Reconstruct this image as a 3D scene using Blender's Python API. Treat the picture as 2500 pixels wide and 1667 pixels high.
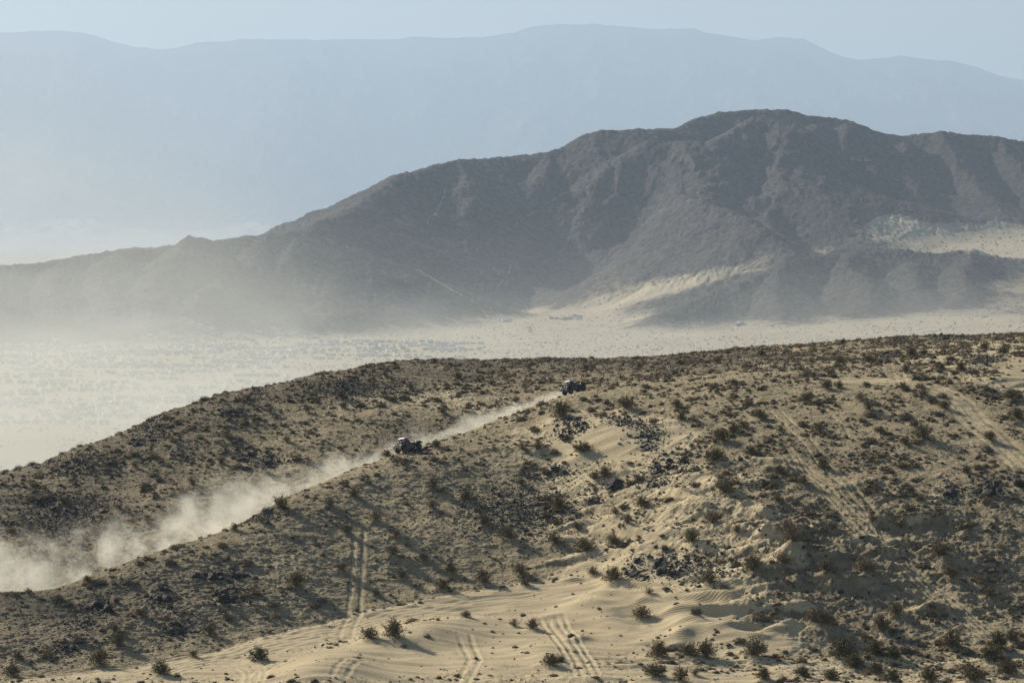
import bpy, math, random
import numpy as np
R = math.radians
random.seed(7)
rng = np.random.default_rng(11)
sc = bpy.context.scene
for o in list(bpy.data.objects):
    bpy.data.objects.remove(o)
COL = sc.collection

# ------------------------------------------------------------------ camera, sky, sun, exposure
W, H, HOR = 2500.0, 1667.0, 560.0
LENS = 135.0
F = W * LENS / 36.0
TH = math.atan((H / 2 - HOR) / F)
cam = bpy.data.objects.new('camera', bpy.data.cameras.new('camera'))
COL.objects.link(cam)
cam.data.lens = LENS
cam.data.sensor_width = 36.0
cam.data.clip_start = 1.0
cam.data.clip_end = 120000.0
cam.rotation_euler = (math.pi / 2 - TH, 0, 0)
sc.camera = cam

SUN_EL, SUN_AZ = 28.0, -46.0           # azimuth from straight ahead, minus = to the left
sx, sy, sz = (math.sin(R(SUN_AZ)) * math.cos(R(SUN_EL)), math.cos(R(SUN_AZ)) * math.cos(R(SUN_EL)), math.sin(R(SUN_EL)))
world = bpy.data.worlds.new('World')
sc.world = world
world.use_nodes = True
wn = world.node_tree
sky = wn.nodes.new('ShaderNodeTexSky')
sky.sky_type = 'NISHITA'
sky.sun_disc = False
sky.sun_elevation = R(SUN_EL)
sky.sun_rotation = R(SUN_AZ)
sky.air_density = 1.0
sky.dust_density = 0.6
sky.ozone_density = 1.6
wn.links.new(sky.outputs[0], wn.nodes['Background'].inputs[0])
wn.nodes['Background'].inputs[1].default_value = 0.05
sl = bpy.data.lights.new('sun', 'SUN')
sl.energy = 5.0
sl.angle = R(0.55)
sl.color = (1.0, 0.918, 0.775)
sun = bpy.data.objects.new('sun', sl)
COL.objects.link(sun)
from mathutils import Vector, Matrix, Euler
sun.rotation_euler = Vector((sx, sy, sz)).to_track_quat('Z', 'Y').to_euler()
sc.view_settings.view_transform = 'Standard'
sc.view_settings.look = 'None'
sc.view_settings.gamma = 1.0
sc.view_settings.exposure = 0.80
sc.cycles.max_bounces = 5
sc.cycles.diffuse_bounces = 2
sc.cycles.glossy_bounces = 2
sc.cycles.volume_bounces = 1
sc.cycles.transparent_max_bounces = 8
sc.cycles.volume_max_steps = 256
sc.cycles.volume_step_rate = 1.0
sc.cycles.use_denoising = True
sc.cycles.sample_clamp_indirect = 4.0

# ------------------------------------------------------------------ helpers
def PT(u, s, Y):
    """world point seen at pixel (u, s) of the 2500 px picture, at depth Y (metres ahead)"""
    x = (np.asarray(u, float) - W / 2) / F
    y = (H / 2 - np.asarray(s, float)) / F
    dy = math.cos(TH) + y * math.sin(TH)
    k = np.asarray(Y, float) / dy
    return x * k, np.asarray(Y, float) + 0 * k, (y * math.cos(TH) - math.sin(TH)) * k

def PX(X, Y, Z):
    f = Y * math.cos(TH) - Z * math.sin(TH)
    up = Y * math.sin(TH) + Z * math.cos(TH)
    return W / 2 + F * X / f, H / 2 - F * up / f

def hsh(ix, iy, seed):
    h = (ix.astype(np.int64) * 374761393 + iy.astype(np.int64) * 668265263 + seed * 1442695041) & 0xffffffff
    h = ((h ^ (h >> 13)) * 1274126177) & 0xffffffff
    return (h ^ (h >> 16)) & 0xffffffff

def pn(x, y, seed=0):
    """gradient noise, about -1..1"""
    x0 = np.floor(x); y0 = np.floor(y)
    fx = x - x0; fy = y - y0
    ux = fx * fx * fx * (fx * (fx * 6 - 15) + 10); uy = fy * fy * fy * (fy * (fy * 6 - 15) + 10)
    def g(dx, dy):
        a = hsh(x0 + dx, y0 + dy, seed) * (2 * math.pi / 4294967296.0)
        return np.cos(a) * (fx - dx) + np.sin(a) * (fy - dy)
    a = g(0, 0); b = g(1, 0); c = g(0, 1); d = g(1, 1)
    return ((a + (b - a) * ux) + ((c + (d - c) * ux) - (a + (b - a) * ux)) * uy) * 1.5

def fbm(x, y, seed, oct=4, gain=0.5, lac=2.03, ridged=False):
    t = 0; a = 1.0; n = 0
    for i in range(oct):
        v = pn(x, y, seed + i * 17)
        if ridged: v = 1 - 2 * np.abs(v)
        t = t + a * v; n += a
        a *= gain; x = x * lac + 3.7; y = y * lac - 1.9
    return t / n

def sstep(a, b, x):
    t = np.clip((x - a) / (b - a), 0, 1)
    return t * t * (3 - 2 * t)

def add_mesh(name, V, Fc, mats, parent=None, smooth=True, attrs=None, midx=None):
    """V (n,3); Fc: (m,k) array or list of such arrays; ONE mesh object"""
    me = bpy.data.meshes.new(name)
    V = np.asarray(V, np.float32)
    Fl = Fc if isinstance(Fc, list) else [Fc]
    Fl = [np.asarray(f, np.int32) for f in Fl if len(f)]
    nl = sum(f.size for f in Fl); nf = sum(len(f) for f in Fl)
    me.vertices.add(len(V)); me.vertices.foreach_set('co', V.ravel())
    me.loops.add(nl); me.loops.foreach_set('vertex_index', np.concatenate([f.ravel() for f in Fl]))
    me.polygons.add(nf)
    tot = np.concatenate([np.full(len(f), f.shape[1], np.int32) for f in Fl])
    me.polygons.foreach_set('loop_start', np.concatenate([[0], np.cumsum(tot)[:-1]]).astype(np.int32))
    me.polygons.foreach_set('loop_total', tot)
    me.polygons.foreach_set('use_smooth', np.full(nf, smooth, bool))
    for m in (mats if isinstance(mats, (list, tuple)) else [mats]):
        me.materials.append(m)
    if midx is not None:
        me.polygons.foreach_set('material_index', np.asarray(midx, np.int32))
    if attrs:
        for k, v in attrs.items():
            at = me.attributes.new(k, 'FLOAT', 'POINT')
            at.data.foreach_set('value', np.asarray(v, np.float32).ravel())
    me.update(calc_edges=True)
    o = bpy.data.objects.new(name, me)
    COL.objects.link(o)
    if parent is not None: o.parent = parent
    return o

def tag(o, label=None, cat=None, group=None, kind=None):
    if label: o['label'] = label
    if cat: o['category'] = cat
    if group: o['group'] = group
    if kind: o['kind'] = kind
    return o

def empty(name, loc=(0, 0, 0)):
    o = bpy.data.objects.new(name, None)
    o.empty_display_size = 0.2
    COL.objects.link(o); o.location = loc
    return o

def copy_tree(o, parent=None):
    c = o.copy(); COL.objects.link(c)
    if parent is not None: c.parent = parent
    for ch in o.children: copy_tree(ch, c)
    return c

# node helpers
def mat_new(name):
    m = bpy.data.materials.new(name); m.use_nodes = True
    return m, m.node_tree, m.node_tree.nodes['Principled BSDF']

def N(nt, t, **kw):
    n = nt.nodes.new(t)
    for k, v in kw.items():
        if k.startswith('i_'): n.inputs[k[2:].replace('_', ' ')].default_value = v
        else: setattr(n, k, v)
    return n

def mathn(nt, op, a, b=None, c=None, clamp=False):
    n = nt.nodes.new('ShaderNodeMath'); n.operation = op; n.use_clamp = clamp
    for i, v in enumerate((a, b, c)):
        if v is None: continue
        if isinstance(v, (int, float)): n.inputs[i].default_value = v
        else: nt.links.new(v, n.inputs[i])
    return n.outputs[0]

def mixc(nt, f, a, b):
    n = nt.nodes.new('ShaderNodeMix'); n.data_type = 'RGBA'
    for sk, v in ((0, f), (6, a), (7, b)):
        if isinstance(v, (int, float)): n.inputs[sk].default_value = v
        elif isinstance(v, tuple): n.inputs[sk].default_value = v + (1.0,) if len(v) == 3 else v
        else: nt.links.new(v, n.inputs[sk])
    return n.outputs[2]

def noise(nt, vec, scale, detail=3.0, rough=0.55, dist=0.0):
    n = nt.nodes.new('ShaderNodeTexNoise')
    n.inputs['Scale'].default_value = scale; n.inputs['Detail'].default_value = detail
    n.inputs['Roughness'].default_value = rough; n.inputs['Distortion'].default_value = dist
    nt.links.new(vec, n.inputs['Vector'])
    return n.outputs['Fac']

def ramp(nt, fac, lo, hi):
    n = nt.nodes.new('ShaderNodeMapRange')
    n.interpolation_type = 'SMOOTHSTEP'
    n.inputs['From Min'].default_value = lo; n.inputs['From Max'].default_value = hi
    nt.links.new(fac, n.inputs['Value'])
    return n.outputs['Result']

def simple_mat(name, col, rough=0.6, metal=0.0, var=0.0, emis=None):
    m, nt, b = mat_new(name)
    b.inputs['Base Color'].default_value = tuple(col) + (1,)
    b.inputs['Roughness'].default_value = rough
    b.inputs['Metallic'].default_value = metal
    tc = N(nt, 'ShaderNodeTexCoord')
    if var:
        f = noise(nt, tc.outputs['Object'], 3.0, 4)
        c = mixc(nt, f, tuple(x * (1 - var) for x in col), tuple(min(1, x * (1 + var)) for x in col))
        nt.links.new(c, b.inputs['Base Color'])
    return m

# ------------------------------------------------------------------ ground materials
def attr(nt, name):
    n = nt.nodes.new('ShaderNodeAttribute'); n.attribute_name = name
    return n.outputs['Fac']

def hill_material():
    m, nt, b = mat_new('desert_hillside')
    tc = N(nt, 'ShaderNodeTexCoord'); V = tc.outputs['Object']
    sand = attr(nt, 'sand'); red = attr(nt, 'gravel')
    n_big = noise(nt, V, 0.11, 4); n_mid = noise(nt, V, 0.7, 5, 0.65); n_sm = noise(nt, V, 4.5, 4, 0.7); n_fine = noise(nt, V, 16, 3, 0.7)
    gravel = mixc(nt, ramp(nt, n_mid, 0.35, 0.65), (0.29, 0.232, 0.140), (0.45, 0.365, 0.222))
    gravel = mixc(nt, mathn(nt, 'MULTIPLY', ramp(nt, n_sm, 0.54, 0.66), 0.6), gravel, (0.07, 0.06, 0.05))
    gravel = mixc(nt, mathn(nt, 'MULTIPLY', ramp(nt, n_fine, 0.56, 0.72), 0.5), gravel, (0.38, 0.335, 0.24))
    dark = mixc(nt, ramp(nt, n_sm, 0.4, 0.6), (0.12, 0.098, 0.068), (0.25, 0.200, 0.132))
    dark = mixc(nt, mathn(nt, 'MULTIPLY', ramp(nt, n_mid, 0.52, 0.66), 0.6), dark, (0.34, 0.26, 0.14))
    gr = mixc(nt, red, gravel, dark)
    sandc = mixc(nt, n_big, (0.405, 0.324, 0.196), (0.505, 0.408, 0.252))
    sandc = mixc(nt, mathn(nt, 'MULTIPLY', n_fine, 0.25), sandc, (0.36, 0.305, 0.19))
    e = mathn(nt, 'ADD', sand, mathn(nt, 'MULTIPLY', mathn(nt, 'SUBTRACT', n_mid, 0.5), 0.9))
    e = mathn(nt, 'ADD', e, mathn(nt, 'MULTIPLY', mathn(nt, 'SUBTRACT', n_sm, 0.5), 0.6))
    f = ramp(nt, e, 0.30, 0.62)
    nt.links.new(mixc(nt, f, gr, sandc), b.inputs['Base Color'])
    b.inputs['Roughness'].default_value = 0.95
    b.inputs['Specular IOR Level'].default_value = 0.15
    # relief too fine for the mesh: stones on the gravel, wind ripples on the sand
    h = mathn(nt, 'ADD', mathn(nt, 'MULTIPLY', noise(nt, V, 3.2, 5, 0.75), 0.40), mathn(nt, 'MULTIPLY', n_fine, 0.05))
    h = mathn(nt, 'MULTIPLY', h, mathn(nt, 'SUBTRACT', 1.12, f))
    mp = N(nt, 'ShaderNodeMapping'); mp.inputs['Rotation'].default_value = (0, 0, R(12)); nt.links.new(V, mp.inputs['Vector'])
    wv = N(nt, 'ShaderNodeTexWave'); wv.bands_direction = 'Y'
    wv.inputs['Scale'].default_value = 1.35; wv.inputs['Distortion'].default_value = 7.0; wv.inputs['Detail'].default_value = 2
    wv.inputs['Detail Scale'].default_value = 0.35
    nt.links.new(mp.outputs[0], wv.inputs['Vector'])
    rip = mathn(nt, 'MULTIPLY', mathn(nt, 'MULTIPLY', wv.outputs['Fac'], 0.03), mathn(nt, 'MULTIPLY', f, ramp(nt, sand, 0.75, 0.98)))
    bp = N(nt, 'ShaderNodeBump'); bp.inputs['Distance'].default_value = 1.0; bp.inputs['Strength'].default_value = 0.9
    nt.links.new(mathn(nt, 'ADD', h, rip), bp.inputs['Height']); nt.links.new(bp.outputs[0], b.inputs['Normal'])
    return m

def mountain_material(name, rock_a, rock_b, sand_a, sand_b, sc_mul=1.0):
    m, nt, b = mat_new(name)
    tc = N(nt, 'ShaderNodeTexCoord'); V = tc.outputs['Object']
    sand = attr(nt, 'sand')
    n1 = noise(nt, V, 0.012 * sc_mul, 5, 0.6); n2 = noise(nt, V, 0.09 * sc_mul, 5, 0.7); n3 = noise(nt, V, 0.35 * sc_mul, 3, 0.7)
    rock = mixc(nt, ramp(nt, n2, 0.35, 0.65), rock_a, rock_b)
    rock = mixc(nt, mathn(nt, 'MULTIPLY', ramp(nt, n3, 0.62, 0.75), 0.6), rock, tuple(min(1, c * 2.2) for c in rock_b))
    sd = mixc(nt, n1, sand_a, sand_b)
    sd = mixc(nt, mathn(nt, 'MULTIPLY', ramp(nt, n3, 0.56, 0.66), 0.5), sd, tuple(c * 0.4 for c in sand_a))
    e = mathn(nt, 'ADD', sand, mathn(nt, 'MULTIPLY', mathn(nt, 'SUBTRACT', n2, 0.5), 0.8))
    nt.links.new(mixc(nt, ramp(nt, e, 0.3, 0.7), rock, sd), b.inputs['Base Color'])
    b.inputs['Roughness'].default_value = 1.0
    b.inputs['Specular IOR Level'].default_value = 0.1
    bp = N(nt, 'ShaderNodeBump'); bp.inputs['Distance'].default_value = 1.0; bp.inputs['Strength'].default_value = 1.0
    hh = mathn(nt, 'MULTIPLY', mathn(nt, 'ADD', mathn(nt, 'MULTIPLY', n2, 8.0), mathn(nt, 'MULTIPLY', n3, 6.0)), mathn(nt, 'SUBTRACT', 1.05, mathn(nt, 'MINIMUM', sand, 1.0)))
    nt.links.new(mathn(nt, 'DIVIDE', hh, sc_mul), bp.inputs['Height']); nt.links.new(bp.outputs[0], b.inputs['Normal'])
    return m

M_HILL = hill_material()
M_MTN = mountain_material('mountain_rock', (0.046, 0.041, 0.041), (0.118, 0.099, 0.088), (0.34, 0.29, 0.20), (0.44, 0.375, 0.265))
M_FAR = mountain_material('far_range_rock', (0.05, 0.048, 0.045), (0.10, 0.09, 0.08), (0.36, 0.31, 0.24), (0.42, 0.36, 0.28), 0.08)

# ------------------------------------------------------------------ THE NEAR HILL
def tab(pairs):
    a = np.array(pairs, float)
    return lambda u: np.interp(u, a[:, 0], a[:, 1])

R1 = tab([(-400, 1520), (-150, 1475), (0, 1449), (60, 1447), (130, 1440), (200, 1420), (250, 1398), (300, 1378), (380, 1350), (480, 1318), (560, 1290), (620, 1262), (660, 1243), (700, 1215),
          (760, 1190), (860, 1146), (900, 1131), (930, 1121), (965, 1112), (1000, 1099), (1028, 1088), (1066, 1075), (1110, 1061), (1160, 1047), (1250, 1015), (1320, 987), (1380, 967), (1450, 952),
          (1600, 940), (1800, 925), (2000, 910), (2250, 895), (2500, 885), (2900, 870)])
R2 = tab([(-400, 1260), (-150, 1190), (0, 1157), (50, 1146), (100, 1130), (200, 1087), (300, 1055), (400, 1010), (480, 981), (540, 963), (600, 953), (640, 948), (700, 935), (800, 912), (860, 900),
          (900, 891), (960, 883), (1050, 879), (1150, 877), (1330, 878), (1480, 879), (1560, 876), (1700, 864), (1800, 851), (1860, 847), (1950, 843), (2050, 836), (2150, 829), (2250, 823),
          (2350, 821), (2500, 817), (2900, 800)])
ST = tab([(-400, 1680), (0, 1648), (400, 1622), (700, 1562), (900, 1508), (1200, 1465), (1400, 1470), (1600, 1560), (1850, 1612), (2200, 1612), (2500, 1606), (2900, 1600)])
DIP = tab([(-400, 24), (0, 24), (600, 26), (1000, 20), (1250, 14), (1340, 8), (1390, 2), (1450, -5), (1600, -14), (2500, -20)])
Y2 = tab([(-400, 470), (0, 492), (600, 534), (1200, 572), (1700, 585), (2500, 602), (2900, 610)])
UU = np.concatenate([np.linspace(-1100, -400, 30)[:-1], np.arange(-400, -69, 5.0), np.arange(-68, 2571, 2.0), np.arange(2575, 2951, 5.0), np.linspace(2960, 3600, 30)[1:]])
NC = len(UU)
def smt(f, sig):
    k = np.arange(-3, 3.01, 0.25); w = np.exp(-k * k / 2)
    return sum(wi * f(UU + sig * ki) for ki, wi in zip(k, w)) / w.sum()
r1, r2, st, dip, y2 = smt(R1, 12), smt(R2, 7), smt(ST, 70), smt(DIP, 25), smt(Y2, 120)
yT = 392 + 0.22 * np.clip(1667 - st, 0, None)
zT = 0
y1 = yT + (st - r1) / smt(lambda u: np.interp(u, [0, 1400, 2500], [7.0, 7.2, 7.4]), 150)
def s_at(z, Y):     # row at which level z shows at depth Y
    return PX(0 * Y, Y, z + 0 * Y)[1]
zb = PT(UU, 1690, np.full(NC, 383.0))[2]
knY = [np.full(NC, 90.0), np.full(NC, 300.0), np.full(NC, 383.0), yT, yT * 0.52 + y1 * 0.48, y1, y1 + 10, (y1 + 10) * 0.5 + y2 * 0.5, y2, y2 + 60, y2 + 320, y2 + 420]
midw = smt(lambda u: np.interp(u, [0, 1400, 1900, 2500], [0.54, 0.54, 0.60, 0.62]), 150)
bw = smt(lambda u: np.interp(u, [0, 700, 1400, 2500], [0.46, 0.54, 0.62, 0.6]), 150)
knS = [s_at(zb - 6, knY[0]), s_at(zb - 1.5, knY[1]), np.full(NC, 1690.0), st, st * (1 - midw) + r1 * midw, r1, r1 + dip,
       (r1 + dip) * (1 - bw) + r2 * bw, r2, s_at(PT(UU, r2, y2)[2] - 14, y2 + 60), s_at(-126.0, y2 + 320), s_at(-137.0, y2 + 420)]
rows = [8, 36, 130, 240, 260, 36, 150, 190, 34, 24, 6]
K = len(knY)
sl_ = [(knS[i + 1] - knS[i]) / (knY[i + 1] - knY[i]) for i in range(K - 1)]
ms = [sl_[0]]
for i in range(1, K - 1):
    a, b = sl_[i - 1], sl_[i]
    ms.append(np.where(a * b > 0, 2 * a * b / np.where(np.abs(a + b) < 1e-9, 1, a + b), 0.0))
ms.append(sl_[-1])
Yg, Sg, seg = [], [], []
for i in range(K - 1):
    n = rows[i]
    for j in range(n):
        t = j / n
        h = knY[i + 1] - knY[i]
        Yg.append(knY[i] + t * h)
        Sg.append((1 + 2 * t) * (1 - t) ** 2 * knS[i] + t * (1 - t) ** 2 * h * ms[i] + t * t * (3 - 2 * t) * knS[i + 1] + t * t * (t - 1) * h * ms[i + 1])
        seg.append(i + t)
Yg.append(knY[-1]); Sg.append(knS[-1]); seg.append(K - 1)
Yg = np.array(Yg); Sg = np.array(Sg); seg = np.array(seg)[:, None] + 0 * Yg
Ug = np.broadcast_to(UU, Yg.shape)
X0, Y0, Z0 = PT(Ug, Sg, Yg)
NR = len(Yg)
frontA = seg < 6.0            # in front of the dip: faces the camera below the race line
# columns drift sideways a hair where the row leaves the frame: keep their own X
cos_ = math.cos(TH)

def hit0(u, s, back=False):
    """base surface point seen at (u, s)"""
    c = int(np.clip(np.searchsorted(UU, u), 0, NC - 1))
    lo, hi = (0, sum(rows[:5]) + 1)
    s1 = float(R1(u))
    if s < s1 - 0.5 or back: lo, hi = sum(rows[:6]), sum(rows[:8]) + 1
    col = Sg[lo:hi, c]
    k = lo + int(np.argmin(np.abs(col - s)))
    return X0[k, c], Y0[k, c]

# --- masks on the surface
def blob(u0, s0, ru, rs, rot=0.0, p=1.0):
    c, s = math.cos(R(rot)), math.sin(R(rot))
    a = ((Ug - u0) * c + (Sg - s0) * s) / ru; b = (-(Ug - u0) * s + (Sg - s0) * c) / rs
    return np.exp(-np.power(a * a + b * b, p))

# stretched noise: wind streaks run along the slope
nA = fbm(X0 / 9.0, Y0 / 2.6, 5, 4)
nB = fbm(X0 / 22.0, Y0 / 16.0, 9, 3)
nC = fbm(X0 / 3.0, Y0 / 1.6, 13, 3)
sand = 0.12 + 0 * X0
F_ = frontA.astype(float)
for (u0, s0, ru, rs, rot, v) in [
        (1490, 1075, 150, 52, 4, 1.6), (1620, 1060, 90, 28, 5, 0.9), (1400, 1110, 60, 45, -45, .9), (1560, 1130, 120, 22, 3, .6),
        (1480, 1190, 130, 35, 2, 0.45), (1700, 1190, 130, 22, 2, .55), (1600, 1300, 190, 34, 0, .6), (1560, 1400, 140, 26, 0, .7), (1480, 1370, 90, 30, -20, .6),
        (1560, 1505, 190, 62, 4, 1.6), (1350, 1560, 200, 75, 0, 1.4), (1080, 1590, 230, 62, -4, 1.5), (760, 1650, 240, 48, -5, 1.5), (1750, 1560, 130, 45, 8, 1.0), (1880, 1585, 90, 30, 4, .8),
        (1000, 1500, 330, 22, -11, 1.1), (1250, 1460, 230, 26, -6, .9), (650, 1585, 260, 24, -14, 1.0), (300, 1650, 300, 22, -5, 1.1), (1750, 1660, 400, 25, 0, .7),
        (1700, 1440, 180, 30, 2, .8), (1830, 1400, 120, 18, -4, .7), (2200, 1660, 420, 34, 0, .35), (2150, 1618, 330, 9, -1, .5),
        (1250, 1100, 130, 60, -20, .42), (1200, 1200, 180, 90, -18, .16), (1700, 985, 300, 40, 0, .15),
        (2440, 880, 150, 42, 0, .75), (2250, 890, 260, 32, 0, .25), (2480, 930, 70, 26, 0, .8), (2100, 925, 240, 14, 1, .45), (1900, 960, 180, 30, 15, .2),
        (1400, 1015, 40, 16, 0, .4), (1980, 860, 60, 12, 10, .2), (120, 1560, 140, 20, -5, .2)]:
    sand += v * blob(u0, s0, ru, rs, rot) * F_
Bl = (1 - F_)
for (u0, s0, ru, rs, rot, v) in [(900, 985, 260, 45, -5, .36), (1180, 990, 230, 36, 6, .40), (800, 1060, 120, 50, 0, .16), (2450, 850, 160, 26, 0, .75), (2300, 870, 260, 24, 0, .35), (1930, 850, 60, 8, 8, .5), (1500, 930, 300, 18, 0, .15)]:
    sand += v * blob(u0, s0, ru, rs, rot) * Bl
streak = sstep(1250, 1500, Ug) * sstep(1100, 1180, Sg) * F_ * (1 - sstep(1650, 2050, Ug) * 0.5)
sand += 0.50 * nA * (0.5 + 1.5 * streak) + 0.20 * streak + 0.12 * nB + 0.10 * nC
smooth_sand = sstep(0.75, 1.25, sand)          # clean drift sand
# dark stony ground on the back slope and the lower left
gravel = sstep(-0.15, 0.5, nB + 0.35 * nC) * (0.35 + 0.75 * Bl)
gravel += 0.75 * Bl * sstep(120, 0, Sg - r2[None, :]) * sstep(1850, 1500, Ug) * (seg > 6)
gravel -= 0.8 * blob(1050, 1360, 330, 140, -20) * F_
gravel += 0.7 * blob(330, 1480, 330, 90, -14) * F_ + 0.5 * blob(1950, 1330, 260, 130, 25) * F_ + 0.5 * blob(1750, 880, 280, 18, 0)
gravel += 0.4 * blob(350, 1200, 330, 130, -25) * Bl
gravel = np.clip(gravel, 0, 1)

# --- relief
rough = 1.0 + 1.5 * blob(2150, 1380, 420, 190, 10) * F_ + 0.5 * blob(330, 1490, 360, 90, -14) * F_ + 0.35 * blob(1750, 1320, 220, 150, 0) * F_
rough = rough * (1 - 0.93 * smooth_sand)
far_out = np.clip(1 - (seg - 9) * 0.0, 0, 1)
Z1 = Z0.copy()
Z1 += 0.55 * fbm(X0 / 17.0, Y0 / 14.0, 21, 3) * sstep(0.9, 2.2, seg)
Zmac = Z1.copy()
lump = fbm(X0 / 3.3 + 0.4 * nB, Y0 / 2.1, 31, 3, 0.55)
Z1 += 0.17 * rough * lump
Z1 += 0.18 * rough * np.maximum(fbm(X0 / 1.5, Y0 / 1.0, 37, 3, 0.6), -0.15)
Z1 += 0.065 * rough * fbm(X0 / 0.55, Y0 / 0.42, 41, 2, 0.6)
Drough = Z1 - Zmac
big = np.maximum(fbm(X0 / 6.5, Y0 / 4.0, 51, 3, 0.5) - 0.05, 0)
Z1 += 1.5 * big * (blob(2150, 1340, 380, 190, 12) + 0.5 * blob(1900, 1480, 200, 120, 0)) * F_
# dunes: long drift swells on the sandy ground, crests lying across the wind
sw = fbm(X0 / 11.0 + 0.8 * nB, Y0 / 3.2, 61, 2, 0.45)
Z1 += 0.30 * sstep(0.45, 1.1, sand) * (1 - np.abs(sw)) ** 1.5 * F_
for (u0, s0, ru, rs, rot, hgt) in [(1475, 1062, 105, 26, 3, 1.2), (1455, 1098, 90, 20, 0, .6), (1420, 1128, 60, 18, -8, .5), (1470, 1170, 70, 14, -4, .5), (800, 1650, 130, 45, -8, 1.5), (1040, 1560, 150, 34, -8, 1.1), (1480, 1492, 100, 26, -6, 1.3),
                                   (1640, 1505, 80, 20, 6, .8), (1540, 1392, 70, 16, -6, .9), (1560, 1300, 120, 14, -3, .6), (1730, 1555, 110, 24, 6, 1.2), (1850, 1410, 90, 16, -8, 1.1), (1800, 1185, 80, 10, -4, .5), (1700, 1135, 90, 10, 4, .4),
                                   (1900, 1480, 120, 22, 0, 1.0), (2000, 1560, 120, 22, 2, 1.2), (2060, 1430, 80, 22, 0, 1.0), (1720, 1090, 60, 9, 0, .35), (1960, 1370, 90, 18, -5, .9), (1340, 1600, 80, 30, 0, .7)]:
    Z1 += hgt * blob(u0, s0, ru, rs, rot, 1.15) * F_

lr = np.random.default_rng(91)
def ledge(u0, s0, ru, rs, rot, h):
    c, s = math.cos(R(rot)), math.sin(R(rot))
    a = ((Ug - u0) * c + (Sg - s0) * s) / ru; b = (-(Ug - u0) * s + (Sg - s0) * c) / rs
    b = np.where(b > 0, b * 2.6, b)
    return np.exp(-(a * a + b * b))
LED = [(lr.uniform(1330, 1930), lr.uniform(1120, 1580)) for _ in range(75)] + [(lr.uniform(1500, 2300), lr.uniform(1250, 1590)) for _ in range(25)] + [(lr.uniform(2330, 2500), lr.uniform(850, 960)) for _ in range(8)]
for u0, s0 in LED:
    g = ledge(u0, s0, lr.uniform(30, 85), lr.uniform(7, 14), lr.normal(-2, 6), 1) * F_
    Z1 += lr.uniform(.30, .75) * g * (0.25 if s0 < 1000 else 1.0)
    sand += lr.uniform(.25, .8) * g * (0.5 + 0.5 * (u0 < 1900))
smooth_sand = np.maximum(smooth_sand, 0)

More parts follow.
